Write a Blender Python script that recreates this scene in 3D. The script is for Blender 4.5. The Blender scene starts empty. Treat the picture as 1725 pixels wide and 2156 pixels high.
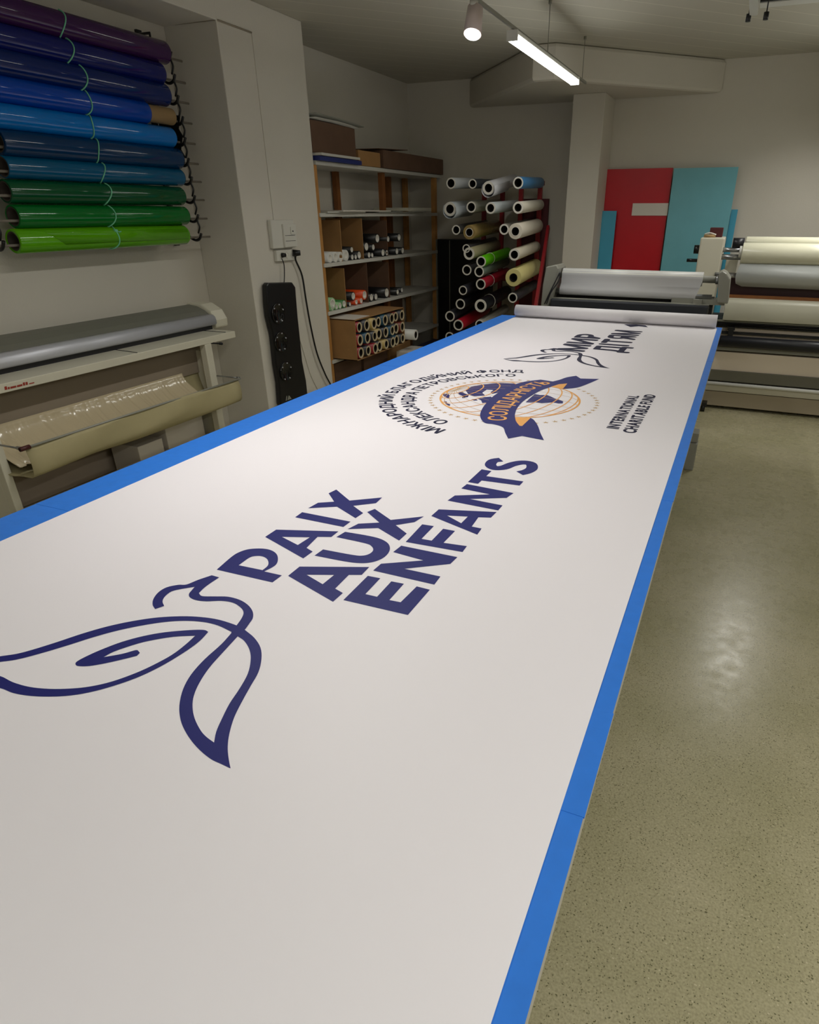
import bpy, math, random
from mathutils import Vector, Matrix
from mathutils.geometry import tessellate_polygon
random.seed(7)
S = bpy.context.scene
COL = S.collection
# ------------------------------------------------------------------ camera
PX, PY, FP = 960.0, 1138.0, 1341.0
CAM = Vector((0, 0, 1.65))
yc = Vector((1590-PX, 447-PY, FP)).normalized()
dn = Vector((959-PX, 3745-PY, FP)).normalized()
dn = (dn - yc*dn.dot(yc)).normalized()
zc = -dn
xc = yc.cross(zc)
RW = Matrix((xc, yc, zc))                      # camera (x right, y down, z forward) -> world
def ray(x, y): return RW @ Vector((x-PX, y-PY, FP))
def AZ(x, y, z): d = ray(x, y); return CAM + d*((z-CAM.z)/d.z)
def AY(x, y, Y): d = ray(x, y); return CAM + d*(Y/d.y)
def AX(x, y, X): d = ray(x, y); return CAM + d*(X/d.x)
cd = bpy.data.cameras.new('camera'); cam = bpy.data.objects.new('camera', cd); COL.objects.link(cam)
r_, u_, b_ = RW @ Vector((1, 0, 0)), RW @ Vector((0, -1, 0)), RW @ Vector((0, 0, -1))
cam.matrix_world = Matrix(((r_.x, u_.x, b_.x, 0), (r_.y, u_.y, b_.y, 0), (r_.z, u_.z, b_.z, CAM.z), (0, 0, 0, 1)))
cd.sensor_fit = 'VERTICAL'; cd.sensor_height = 24.0; cd.lens = FP/2156*24.0
cd.shift_x = -(PX-862.5)/2156; cd.shift_y = (PY-1078)/2156
cd.clip_start = 0.02
S.camera = cam
# ------------------------------------------------------------------ light, exposure
S.view_settings.view_transform = 'Standard'; S.view_settings.look = 'None'
S.view_settings.exposure = 0.0; S.view_settings.gamma = 1.0; S.view_settings.use_curve_mapping = False
w = bpy.data.worlds.new('world'); S.world = w; w.use_nodes = True
w.node_tree.nodes['Background'].inputs[0].default_value = (0.9, 0.95, 1.0, 1)
w.node_tree.nodes['Background'].inputs[1].default_value = 0.018
TUBE_W = 13.5      # watts of one tube lamp
SPOT_W = 5.0
CEIL = 2.9
# tube lamps, the last two unseen and added for fill light: (x, y_start, y_end, z)
TUBES = [(-1.50, 4.46, 6.04, 2.56), (-1.50, 1.5, 3.0, 2.56), (-1.50, -1.0, .5, 2.56),
         (0.55, 5.4, 6.9, 2.50), (1.25, -1.0, .5, 2.50), (2.3, .6, 2.1, 2.56)]
# ------------------------------------------------------------------ materials
def lin(c):
    return tuple(((v/255)/12.92 if v/255 <= .04045 else (((v/255)+.055)/1.055)**2.4) for v in c)
MAT = {}
def mat(name, rgb, rough=.6, metal=0.0, spec=.5, coat=0, var=0.0, vscale=8.0, bump=0.0, bscale=60.0, trans=0, alpha=1, sub=None):
    if name in MAT: return MAT[name]
    m = bpy.data.materials.new(name); m.use_nodes = True; MAT[name] = m
    nt = m.node_tree; b = nt.nodes['Principled BSDF']
    c = lin(rgb)
    b.inputs['Base Color'].default_value = (*c, 1)
    b.inputs['Roughness'].default_value = rough; b.inputs['Metallic'].default_value = metal
    b.inputs['Specular IOR Level'].default_value = spec
    if coat: b.inputs['Coat Weight'].default_value = coat; b.inputs['Coat Roughness'].default_value = .08
    if trans: b.inputs['Transmission Weight'].default_value = trans
    if alpha < 1: b.inputs['Alpha'].default_value = alpha
    tc = nt.nodes.new('ShaderNodeTexCoord')
    if var:
        n = nt.nodes.new('ShaderNodeTexNoise'); n.inputs['Scale'].default_value = vscale; n.inputs['Detail'].default_value = 5
        nt.links.new(tc.outputs['Object'], n.inputs['Vector'])
        r = nt.nodes.new('ShaderNodeValToRGB')
        r.color_ramp.elements[0].position = .3; r.color_ramp.elements[1].position = .7
        r.color_ramp.elements[0].color = (*[v*(1-var) for v in c], 1); r.color_ramp.elements[1].color = (*[min(1, v*(1+var)) for v in c], 1)
        nt.links.new(n.outputs['Fac'], r.inputs['Fac']); nt.links.new(r.outputs['Color'], b.inputs['Base Color'])
    if bump:
        n = nt.nodes.new('ShaderNodeTexNoise'); n.inputs['Scale'].default_value = bscale; n.inputs['Detail'].default_value = 3
        nt.links.new(tc.outputs['Object'], n.inputs['Vector'])
        bp = nt.nodes.new('ShaderNodeBump'); bp.inputs['Strength'].default_value = bump; bp.inputs['Distance'].default_value = .01
        nt.links.new(n.outputs['Fac'], bp.inputs['Height']); nt.links.new(bp.outputs['Normal'], b.inputs['Normal'])
    return m
def emis(name, rgb, s):
    m = bpy.data.materials.new(name); m.use_nodes = True; nt = m.node_tree
    nt.nodes.clear(); e = nt.nodes.new('ShaderNodeEmission'); o = nt.nodes.new('ShaderNodeOutputMaterial')
    e.inputs[0].default_value = (*rgb, 1); e.inputs[1].default_value = s
    nt.links.new(e.outputs[0], o.inputs[0]); MAT[name] = m
    return m
M_wall = mat('wall_paint', (205, 200, 188), .75, var=.03, vscale=1.2, bump=.12, bscale=90)
M_wallw = M_wall
def ceiling_mat():
    m = mat('ceiling_boards', (190, 186, 172), .8, bump=.0); nt = m.node_tree; b = nt.nodes['Principled BSDF']
    tc = nt.nodes.new('ShaderNodeTexCoord'); mp = nt.nodes.new('ShaderNodeMapping'); mp.inputs['Rotation'].default_value = (0, 0, math.radians(45))
    nt.links.new(tc.outputs['Object'], mp.inputs['Vector'])
    sx = nt.nodes.new('ShaderNodeSeparateXYZ'); nt.links.new(mp.outputs[0], sx.inputs[0])
    a = nt.nodes.new('ShaderNodeMath'); a.operation = 'MULTIPLY'; a.inputs[1].default_value = 4.6; nt.links.new(sx.outputs['X'], a.inputs[0])
    f = nt.nodes.new('ShaderNodeMath'); f.operation = 'FRACT'; nt.links.new(a.outputs[0], f.inputs[0])
    r = nt.nodes.new('ShaderNodeValToRGB'); e = r.color_ramp.elements
    c = lin((190, 186, 172)); e[0].position = 0; e[0].color = (*[min(1, v*1.45) for v in c], 1); e[1].position = .05; e[1].color = (*c, 1)
    nt.links.new(f.outputs[0], r.inputs['Fac']); nt.links.new(r.outputs['Color'], b.inputs['Base Color'])
    return m
M_ceil = ceiling_mat()
def floor_mat():
    m = mat('speckled_floor', (126, 122, 98), .32); nt = m.node_tree; b = nt.nodes['Principled BSDF']
    tc = nt.nodes.new('ShaderNodeTexCoord')
    def noise(sc, det, dist=0.0):
        n = nt.nodes.new('ShaderNodeTexNoise'); n.inputs['Scale'].default_value = sc; n.inputs['Detail'].default_value = det
        n.inputs['Distortion'].default_value = dist
        nt.links.new(tc.outputs['Object'], n.inputs['Vector']); return n
    def ramp(src, els):
        r = nt.nodes.new('ShaderNodeValToRGB')
        while len(r.color_ramp.elements) < len(els): r.color_ramp.elements.new(.5)
        for e, (p, c) in zip(r.color_ramp.elements, els): e.position = p; e.color = (*c, 1) if len(c) == 3 else c
        nt.links.new(src, r.inputs['Fac']); return r
    def mix(f, a, c2, typ='MIX'):
        x = nt.nodes.new('ShaderNodeMix'); x.data_type = 'RGBA'; x.blend_type = typ
        if isinstance(f, float): x.inputs[0].default_value = f
        else: nt.links.new(f, x.inputs[0])
        nt.links.new(a, x.inputs[6])
        if isinstance(c2, tuple): x.inputs[7].default_value = c2
        else: nt.links.new(c2, x.inputs[7])
        return x.outputs[2]
    big = ramp(noise(2.2, 5).outputs['Fac'], [(.3, lin((164, 159, 126))), (.7, lin((182, 175, 146)))])
    fine = ramp(noise(160, 3).outputs['Fac'], [(.35, (.80, .80, .77)), (.6, (1.05, 1.05, 1.03))])
    c = mix(1.0, big.outputs['Color'], fine.outputs['Color'], 'MULTIPLY')
    v = nt.nodes.new('ShaderNodeTexVoronoi'); v.inputs['Scale'].default_value = 150; v.inputs['Randomness'].default_value = 1
    nd = noise(60, 2); va = nt.nodes.new('ShaderNodeVectorMath'); va.operation = 'MULTIPLY_ADD'; va.inputs[1].default_value = (.016, .016, .016)
    nt.links.new(nd.outputs['Color'], va.inputs[0]); nt.links.new(tc.outputs['Object'], va.inputs[2]); nt.links.new(va.outputs[0], v.inputs['Vector'])
    sp = ramp(v.outputs['Distance'], [(.20, (1, 1, 1)), (.34, (0, 0, 0))])
    sel = ramp(v.outputs['Color'], [(.50, (0, 0, 0)), (.6, (1, 1, 1))])
    s2 = mix(1.0, sp.outputs['Color'], sel.outputs['Color'], 'MULTIPLY')
    c = mix(s2, c, (*lin((98, 96, 68)), 1))
    v2 = nt.nodes.new('ShaderNodeTexVoronoi'); v2.inputs['Scale'].default_value = 70
    nt.links.new(tc.outputs['Object'], v2.inputs['Vector'])
    sp2 = ramp(v2.outputs['Distance'], [(.12, (1, 1, 1)), (.2, (0, 0, 0))])
    sel2 = ramp(v2.outputs['Color'], [(.6, (0, 0, 0)), (.65, (1, 1, 1))])
    c = mix(mix(1.0, sp2.outputs['Color'], sel2.outputs['Color'], 'MULTIPLY'), c, (*lin((194, 187, 156)), 1))
    nt.links.new(c, b.inputs['Base Color'])
    rr = ramp(noise(14, 5).outputs['Fac'], [(.3, (.23,)*3), (.7, (.33,)*3)]); nt.links.new(rr.outputs['Color'], b.inputs['Roughness'])
    bp = nt.nodes.new('ShaderNodeBump'); bp.inputs['Strength'].default_value = .10; bp.inputs['Distance'].default_value = .002
    nt.links.new(noise(110, 3).outputs['Fac'], bp.inputs['Height']); nt.links.new(bp.outputs['Normal'], b.inputs['Normal'])
    return m
M_floor = floor_mat()
M_white = mat('banner_vinyl', (228, 225, 229), .5, spec=.35)
M_navy = mat('navy_ink', (26, 30, 102), .55, spec=.25, var=.05, vscale=5)
M_black_ink = mat('dark_ink', (27, 29, 58), .55, spec=.25)
M_gold = mat('gold_ink', (226, 160, 72), .5)
M_paper = mat('print_white', (236, 233, 232), .5)
M_tan = mat('tan_ink', (186, 158, 120), .55)
M_blue = mat('blue_tape', (40, 116, 212), .45, var=.04, vscale=30, bump=.08, bscale=30)
M_board = mat('table_board', (172, 168, 156), .5)
M_metal = mat('steel', (168, 170, 172), .28, metal=.9)
M_alu = mat('aluminium', (186, 188, 196), .4, metal=.25)
M_dkplastic = mat('smoky_cover', (112, 112, 102), .5, spec=.4)
M_cream = mat('cream_enamel', (206, 202, 184), .4)
M_creamp = mat('beige_panel', (240, 226, 208), .5)
M_greyp = mat('grey_enamel', (140, 140, 130), .4)
M_black = mat('black_plastic', (16, 16, 18), .35)
M_dark = mat('dark_rubber', (28, 29, 34), .4)
M_slot = mat('dark_slot', (30, 30, 30), .6)
M_wood = mat('pine_edge', (172, 122, 62), .6, var=.15, vscale=12)
M_dwood = mat('stained_wood', (128, 78, 34), .6, var=.15, vscale=12)
M_shelf = mat('white_shelf', (196, 194, 186), .5, var=.03)
M_card = mat('cardboard', (158, 118, 72), .8, var=.06, vscale=10)
M_dcard = mat('brown_cardboard', (98, 72, 54), .8, var=.1, vscale=8)
M_core = mat('cardboard_core', (166, 136, 92), .8)
M_liner = mat('paper_liner', (214, 210, 200), .6)
M_hole = mat('hole_shade', (30, 27, 24), .9, spec=.1)  # near black painted in for the shade inside hollow rolls
M_red = mat('red_enamel', (146, 26, 34), .45)
M_maroon = mat('maroon_panel', (74, 18, 22), .6)
M_canvas = mat('cream_cloth', (168, 158, 120), .75, var=.05, vscale=6)
M_film = mat('clear_film', (190, 176, 146), .18, spec=.8)
M_boardred = mat('red_sheet', (190, 20, 34), .35, var=.03)
M_cyan = mat('light_blue_sheet', (112, 178, 190), .4, var=.03)
M_cyan2 = mat('mid_blue_sheet', (70, 160, 190), .4, var=.03)
M_label = mat('white_card', (215, 208, 198), .6)
M_socket = mat('socket_plastic', (206, 204, 194), .4)
M_string = mat('green_string', (120, 200, 160), .7)
M_glass = emis('lamp_glow', (1.0, 1.0, .93), 14.0)
M_spotglow = emis('spot_glow', (1.0, .97, .93), 14.0)
# ------------------------------------------------------------------ mesh builder
class MB:
    def __init__(s): s.v = []; s.f = []; s.sm = []; s.mi = []; s.cur = 0
    def q(s, idx, sm=False): s.f.append(tuple(idx)); s.sm.append(sm); s.mi.append(s.cur)
    def add(s, vs, fs, sm=False):
        n = len(s.v); s.v += [Vector(v) for v in vs]
        for f in fs: s.q([n+i for i in f], sm)
        return s
    def box(s, a, b):
        x0, y0, z0 = [min(p, q) for p, q in zip(a, b)]; x1, y1, z1 = [max(p, q) for p, q in zip(a, b)]
        return s.add([(x0,y0,z0),(x1,y0,z0),(x1,y1,z0),(x0,y1,z0),(x0,y0,z1),(x1,y0,z1),(x1,y1,z1),(x0,y1,z1)],
                     [(0,3,2,1),(4,5,6,7),(0,1,5,4),(1,2,6,5),(2,3,7,6),(3,0,4,7)])
    def prism(s, pts, d, sm=False):                     # planar polygon pts extruded by vector d
        d = Vector(d); n = len(pts); pts = [Vector(p) for p in pts]
        nn = Vector((0, 0, 0))
        for i in range(n): nn += pts[i].cross(pts[(i+1) % n])
        if nn.dot(d) < 0: pts = pts[::-1]
        s.add(pts + [p+d for p in pts], [tuple(range(n))[::-1], tuple(range(n, 2*n))])
        m = len(s.v)-2*n
        for i in range(n): j = (i+1) % n; s.q((m+i, m+j, m+n+j, m+n+i), sm)
        return s
    def frame(s, d):
        d = Vector(d).normalized(); a = Vector((0, 0, 1)) if abs(d.z) < .9 else Vector((1, 0, 0))
        u = d.cross(a).normalized(); return u, u.cross(d).normalized()*-1
    def cyl(s, p0, p1, r0, r1=None, n=20, caps=True):
        p0, p1 = Vector(p0), Vector(p1); r1 = r0 if r1 is None else r1; d = p1-p0; u = d.normalized().orthogonal().normalized(); v = d.normalized().cross(u)
        m = len(s.v)
        for k in range(n):
            a = 2*math.pi*k/n; s.v.append(p0+(u*math.cos(a)+v*math.sin(a))*r0)
        for k in range(n):
            a = 2*math.pi*k/n; s.v.append(p1+(u*math.cos(a)+v*math.sin(a))*r1)
        for k in range(n): j = (k+1) % n; s.q((m+k, m+j, m+n+j, m+n+k), True)
        if caps: s.q([m+k for k in range(n)][::-1]); s.q([m+n+k for k in range(n)])
        return s
    def lathe(s, p0, p1, prof, n=24, closed=True):       # prof: (t along axis in metres, radius)
        p0, p1 = Vector(p0), Vector(p1); d = (p1-p0).normalized(); u = d.orthogonal().normalized(); v = d.cross(u); m = len(s.v); L = len(prof)
        for t, r in prof:
            for k in range(n):
                a = 2*math.pi*k/n; s.v.append(p0+d*t+(u*math.cos(a)+v*math.sin(a))*r)
        for i in range(L if closed else L-1):
            j = (i+1) % L
            flat = abs(prof[i][0]-prof[j][0]) < 1e-6
            for k in range(n): l = (k+1) % n; s.q((m+i*n+k, m+i*n+l, m+j*n+l, m+j*n+k), not flat)
        return s
    def tube(s, pts, r, n=8):
        pts = [Vector(p) for p in pts]; m = len(s.v); L = len(pts); u = None
        for i, p in enumerate(pts):
            d = (pts[min(i+1, L-1)]-pts[max(i-1, 0)]).normalized()
            u = d.orthogonal().normalized() if u is None else (u-d*u.dot(d)).normalized()
            v = d.cross(u)
            for k in range(n):
                a = 2*math.pi*k/n; s.v.append(p+(u*math.cos(a)+v*math.sin(a))*r)
        for i in range(L-1):
            for k in range(n): l = (k+1) % n; s.q((m+i*n+k, m+i*n+l, m+(i+1)*n+l, m+(i+1)*n+k), True)
        s.q([m+k for k in range(n)][::-1]); s.q([m+(L-1)*n+k for k in range(n)])
        return s
    def bar(s, p0, p1, w, h, up=(0, 0, 1)):
        p0, p1 = Vector(p0), Vector(p1); d = (p1-p0).normalized(); sd = d.cross(Vector(up)).normalized(); u2 = sd.cross(d)
        c = [p0+sd*a*w/2+u2*b*h/2 for a, b in ((-1,-1),(1,-1),(1,1),(-1,1))]
        return s.prism(c, p1-p0)
    def sheet(s, rows, th=None, sm=True):                # grid of points, given thickness along a vector
        n = len(s.v); R_, C_ = len(rows), len(rows[0])
        for r in rows: s.v += [Vector(p) for p in r]
        for i in range(R_-1):
            for j in range(C_-1): s.q((n+i*C_+j, n+i*C_+j+1, n+(i+1)*C_+j+1, n+(i+1)*C_+j), sm)
        return s
    def build(s, name, m, parent=None, bevel=0.0, solid=0.0):
        me = bpy.data.meshes.new(name); off = parent_loc(parent)
        me.from_pydata([tuple(v-off) for v in s.v], [], s.f)
        for p, sm, mi in zip(me.polygons, s.sm, s.mi): p.use_smooth = sm; p.material_index = mi
        for mm in (m if isinstance(m, (list, tuple)) else [m]): me.materials.append(mm)
        me.update()
        o = bpy.data.objects.new(name, me); COL.objects.link(o)
        if parent is not None: o.parent = parent
        if bevel:
            b = o.modifiers.new('bevel', 'BEVEL'); b.width = bevel; b.segments = 2; b.limit_method = 'ANGLE'; b.angle_limit = math.radians(50)
        if solid:
            b = o.modifiers.new('solid', 'SOLIDIFY'); b.thickness = solid; b.offset = 0
        return o
def parent_loc(p):
    v = Vector((0, 0, 0))
    while p is not None: v += p.location; p = p.parent
    return v
def tag(o, label=None, cat=None, group=None, kind=None):
    if label: o['label'] = label
    if cat: o['category'] = cat
    if group: o['group'] = group
    if kind: o['kind'] = kind
    return o
def thing(name, loc, label, cat, group=None):
    o = bpy.data.objects.new(name, None); COL.objects.link(o); o.location = loc; o.empty_display_size = .1
    return tag(o, label, cat, group)
def struct(name, mb, m, label, bevel=0):
    return tag(mb.build(name, m, None, bevel), label, 'building part' if 0 else None, None, 'structure')
def smooth_curve(p, n=6, closed=False):
    out = []; L = len(p); p = [Vector(q) for q in p]
    for i in range(L if closed else L-1):
        a, b, c, d = (p[(i-1) % L] if closed or i > 0 else p[0]*2-p[1]), p[i], p[(i+1) % L], (p[(i+2) % L] if closed or i+2 < L else p[-1]*2-p[-2])
        for k in range(n):
            t = k/n; out.append(.5*((2*b)+(c-a)*t+(2*a-5*b+4*c-d)*t*t+(3*b-a-3*c+d)*t**3))
    if not closed: out.append(p[-1])
    return out
# ------------------------------------------------------------------ the room
XW, XP, YB = -3.76, -3.33, 7.62
XR, YN = 4.4, -3.2
struct('floor', MB().box((XW-.1, YN-.1, -.05), (XR+.1, YB+.1, 0)), M_floor, 'olive speckled smooth floor of the workshop')
struct('ceiling', MB().box((XW-.1, YN-.1, CEIL), (XR+.1, YB+.1, CEIL+.05)), M_ceil, 'pale ceiling with faint diagonal board joints')
struct('wall_left', MB().box((XW-.1, YN-.1, 0), (XW, YB+.1, CEIL)), M_wall, 'cream painted left wall behind the vinyl rolls')
struct('wall_back', MB().box((XW-.1, YB, 0), (XR+.1, YB+.1, CEIL)), M_wall, 'cream painted back wall behind the machines')
struct('wall_right', MB().box((XR, YN-.1, 0), (XR+.1, YB, CEIL)), M_wall, 'cream painted right wall')
struct('wall_front', MB().box((XW, YN-.1, 0), (XR, YN, CEIL)), M_wall, 'cream painted wall behind the viewer')
# pillar against the left wall, beam, corner duct, rear column
struct('trim_1', MB().box((XW, 4.075, 0), (XP, 5.02, CEIL)), M_wall, 'cream square pillar projecting from the left wall', .006)
struct('trim_2', MB().box((XW, YN, 2.722), (XP, 4.08, CEIL)), M_wall, 'low beam under the ceiling running to the left pillar', .006)
bm = MB(); g = .012
bm.tube([(XW+.1, 4.07, 2.727), (XP-.02, 4.068, 2.724), (XP+.004, 4.09, 2.722), (XP+.004, 4.41, 2.72)], .006, 6)
struct('trim_3', bm, mat('crack_plaster', (150, 140, 122), .8), 'rough plaster seam across the head of the left pillar')
struct('trim_4', MB().box((XP-.002, 4.412, 1.6), (XP+.006, 4.424, 2.722)), M_wall, 'thin conduit strip down the left pillar')
duct = [(-3.02, YB), (-1.85, 6.37), (-.47, YB)]
p0 = (-1.85, 6.37)
bm = MB().prism([(-3.03, YB, 2.64), (-1.95, 6.36, 2.64), (-1.76, 6.36, 2.64), (-.47, YB, 2.64)], (0, 0, .26))
struct('trim_5', bm, M_wall, 'boxed beam crossing the ceiling corner at an angle', .03)
struct('trim_6', MB().box((-1.775, 7.13, 0), (-1.47, YB, 2.64)), M_wall, 'cream column against the back wall beside the red sheet', .006)
# ------------------------------------------------------------------ work table and banner
TZ = .9
TX0, TX1, TY0, TY1 = -1.775, -.072, -.45, 5.24
table = thing('work_table', ((TX0+TX1)/2, 2.4, 0), 'long work table carrying the printed banner, blue taped along both edges', 'table')
MB().box((TX0, TY0, TZ-.034), (TX1, TY1, TZ-.003)).build('tabletop', M_board, table, .002)
for i, (x0, x1, k) in enumerate(((TX0, -1.632, 'l'), (-.113, TX1, 'r'))):
    b = MB()
    segs = [TY0, .645, .86, 1.83, 2.9, 3.95, 4.6, TY1] if k == 'r' else [TY0, 1.1, 2.55, 3.15, 4.4, TY1]
    for j in range(len(segs)-1):
        e = .0012*(j % 2)
        b.box((x0, segs[j]-.01, TZ-.0035), (x1+(0 if k == 'l' else .0015*(j % 2)), segs[j+1], TZ-.0015+e*.5))
    o = b.build('edge_tape', M_blue, table); o['label'] = 'blue masking tape along the %s long edge' % ('left' if k == 'l' else 'right')
for x in (-1.55, -.32):
    for y in (-.3, 2.2, 4.72):
        MB().box((x-.03, y-.03, 0.012), (x+.03, y+.03, TZ-.034)).box((x-.04, y-.05, 0), (x+.04, y+.05, .02)).build('leg', M_greyp, table, .003)
b = MB()
for x in (-1.55, -.32): b.box((x-.02, -.27, .76), (x+.02, 4.69, .82))
for y in (-.3, 2.2, 4.72): b.box((-1.52, y-.02, .76), (-.35, y+.02, .82))
b.build('frame', M_greyp, table)
# bracket foot seen under the right edge
tag(MB().box((-.15, 4.62, .0), (-.085, 4.72, .20)).box((-.155, 4.64, .2), (-.088, 4.76, .27)).build('floor_stand', M_greyp, None, .006), 'small grey block standing on the floor under the far right table edge', 'stand')

banner = thing('printed_banner', (-.88, 2.4, TZ), 'long white printed vinyl banner with navy lettering and globe emblem lying on the work table', 'banner')
BX0, BX1, BY1 = -1.636, -.1045, 5.15
rows = [[(BX0, y, TZ+.0006), (BX1, y, TZ+.0006)] for y in [TY0+.0, 1, 2, 3, 4, BY1-.03, BY1+.02]]
MB().box((BX0, TY0, TZ-.0008), (BX1, BY1+.02, TZ+.0006)).build('vinyl_sheet', M_white, banner)
# spiral roll at the far end
rb = .047; ycn = BY1+.0; b = MB(); N = 90; prof = []
for k in range(N+1):
    a = -math.pi/2-.0+2*math.pi*2.6*k/N; rr = rb-.012*k/N
    prof.append((ycn-rr*math.cos(a+math.pi/2)*0+rr*math.sin(a+math.pi/2)*1.0, TZ+.0015+rb+rr*-math.cos(a+math.pi/2)))
prof2 = []
for k in range(N+1):
    a = -2*math.pi*2.6*k/N; rr = rb-.012*k/N
    prof2.append((ycn+.02+rr*math.sin(-a), TZ+.0012+rb-rr*math.cos(a)))
b.sheet([[(BX0+.004-.006*k/N, y, z) for k, (y, z) in enumerate(prof2)], [(BX1-.01, y-.0, z) for y, z in prof2]])
b.build('rolled_end', M_white, banner, solid=.0008)
ZI = TZ+.0010
def PL(x, y): p = AZ(x, y, TZ); return Vector((p.x, p.y))
def c1(x, y): return PL(400+x*.46377, 920+y*.46377)
def c2(x, y): return PL(x*.3478, 1180+y*.3478)
def c3(x, y): return PL(770+x*.23188, 760+y*.23188)
def c4(x, y): return PL(1060+x*.2087, 760+y*.2087)
def c5(x, y): return PL(1050+x*.28406, 640+y*.28406)
def poly(mb, loops, z=0.0, dz=(0, 0)):
    L = [[Vector((p[0]+dz[0], p[1]+dz[1], ZI+z)) for p in l] for l in loops]
    fl = [p for l in L for p in l]
    tr = tessellate_polygon(L); n = len(mb.v); mb.v += fl
    for a, b_, c in tr:
        nn = (fl[b_]-fl[a]).cross(fl[c]-fl[a]).z
        mb.q((n+a, n+b_, n+c) if nn > 0 else (n+a, n+c, n+b_))
def strokes(mb, pts, w_, z=0.0, closed=False):
    pts = [Vector((p[0], p[1])) for p in pts]; L = len(pts); n = len(mb.v)
    for i, p in enumerate(pts):
        a = pts[(i-1) % L] if closed else pts[max(i-1, 0)]; c = pts[(i+1) % L] if closed else pts[min(i+1, L-1)]
        d = (c-a); d = d.normalized() if d.length > 1e-9 else Vector((1, 0)); nn = Vector((-d.y, d.x))
        ww = w_[i] if isinstance(w_, (list, tuple)) else w_
        mb.v.append(Vector((p.x+nn.x*ww/2, p.y+nn.y*ww/2, ZI+z))); mb.v.append(Vector((p.x-nn.x*ww/2, p.y-nn.y*ww/2, ZI+z)))
    for i in range(L if closed else L-1): j = (i+1) % L; mb.q((n+2*i, n+2*i+1, n+2*j+1, n+2*j))
def sm(pts, n=4):
    # rounded outline: corners sharper than 50 degrees stay corners
    p = [Vector(q) for q in pts]; L = len(p); cor = []
    for i in range(L):
        a, c = (p[i]-p[i-1]), (p[(i+1) % L]-p[i])
        cor.append(a.length > 1e-6 and c.length > 1e-6 and a.angle(c) > math.radians(50))
    out = []
    for i in range(L):
        j = (i+1) % L; b_, c = p[i], p[j]
        a = b_*2-c if cor[i] else p[i-1]; d = c*2-b_ if cor[j] else p[(j+1) % L]
        for k in range(n):
            t = k/n; out.append(.5*((2*b_)+(c-a)*t+(2*a-5*b_+4*c-d)*t*t+(3*b_-a-3*c+d)*t**3))
    return out
LET = {
 'P': [[(122,604),(190,545),(225,524),(262,512),(300,508),(340,509),(372,517),(393,532),(400,552),(396,574),(380,590),(338,612),(418,630),(375,662)], [(222,584),(330,606),(352,588),(357,572),(350,555),(330,544),(300,542),(270,550)]],
 'A': [[(342,455),(392,422),(675,430),(642,456),(580,455),(530,505),(558,522),(515,553)], [(418,455),(545,457),(490,492)]],
 'I': [[(478,366),(510,343),(730,386),(697,410)]],
 'X': [[(630,257),(665,240),(725,290),(873,276),(845,302),(742,314),(787,347),(752,370),(668,318),(537,325),(582,300),(655,295)]],
 'A2': [[(446,632),(498,590),(815,592),(780,628),(722,628),(660,690),(695,710),(650,750)], [(530,627),(655,628),(603,670)]],
 'U': [[(665,456),(705,432),(800,448),(860,462),(895,480),(908,500),(905,522),(885,546),(850,564),(810,573),(765,574),(700,566),(566,540),(605,512),(740,537),(785,540),(815,532),(832,516),(825,498),(795,484)]],
 'X2': [[(805,342),(840,328),(912,378),(1063,362),(1020,388),(935,402),(985,440),(950,472),(855,415),(716,420),(765,395),(860,390)]],
 'E': [[(697,742),(808,632),(865,643),(797,715),(850,727),(915,657),(972,668),(906,742),(957,752),(1030,680),(1090,695),(990,810)]],
 'N': [[(832,608),(868,577),(1060,562),(923,524),(960,495),(1215,547),(1183,578),(975,600),(1138,635),(1110,672)]],
 'F': [[(980,478),(1055,398),(1108,406),(1052,464),(1098,472),(1150,418),(1204,428),(1152,482),(1258,497),(1238,524)]],
 'A3': [[(1096,360),(1130,330),(1393,342),(1367,368),(1310,366),(1280,408),(1325,417),(1305,445)], [(1168,358),(1262,363),(1232,393)]],
 'N2': [[(1170,290),(1203,267),(1362,262),(1232,235),(1258,215),(1470,256),(1438,278),(1272,283),(1420,312),(1400,335)]],
 'T': [[(1262,206),(1325,148),(1370,156),(1346,179),(1515,203),(1497,222),(1325,199),(1308,214)]],
}
b = MB()
for k, l in LET.items(): poly(b, [(sm([c1(*p) for p in q]) if k in 'PU' else [c1(*p) for p in q]) for q in l])
sp = smooth_curve([c1(1413,104), c1(1378,110), c1(1365,128), c1(1385,142), c1(1425,140), c1(1465,125), c1(1510,117), c1(1548,123), c1(1553,143), c1(1530,158), c1(1497,166)], 5)
strokes(b, sp, .038)
b.build('french_lettering', M_navy, banner)['label'] = 'navy capitals reading PAIX AUX ENFANTS'
# dove drawing (traced once, repeated by the print 3 m further along)
tip = c5(35, 407) - Vector((.012, 3.02))
leaf = [[(1480,420),(1540,470),(1578,530),(1584,600),(1565,680),(1520,760),(1470,850),(1420,950),(1390,1050),(1380,1130),(1385,1200),(1397,1262),(1340,1235),(1270,1200),(1190,1130),(1130,1050),(1095,970),(1087,880),(1110,780),(1160,690),(1240,600),(1340,510),(1405,438)],
        [(1440,462),(1350,560),(1270,650),(1210,740),(1175,820),(1167,890),(1180,960),(1215,1030),(1250,1070),(1297,1105),(1310,1040),(1340,970),(1390,870),(1450,780),(1500,690),(1518,610),(1512,545),(1480,490)]]
wing_top = [(0,583),(100,568),(200,542),(350,495),(500,445),(650,402),(800,370),(950,348),(1100,340),(1220,345),(1330,362),(1440,398),(1480,420),(1405,436),(1320,396),(1230,375),(1120,368),(1000,375),(850,398),(700,430),(550,472),(400,520),(230,570),(100,603),(0,617)]
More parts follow.
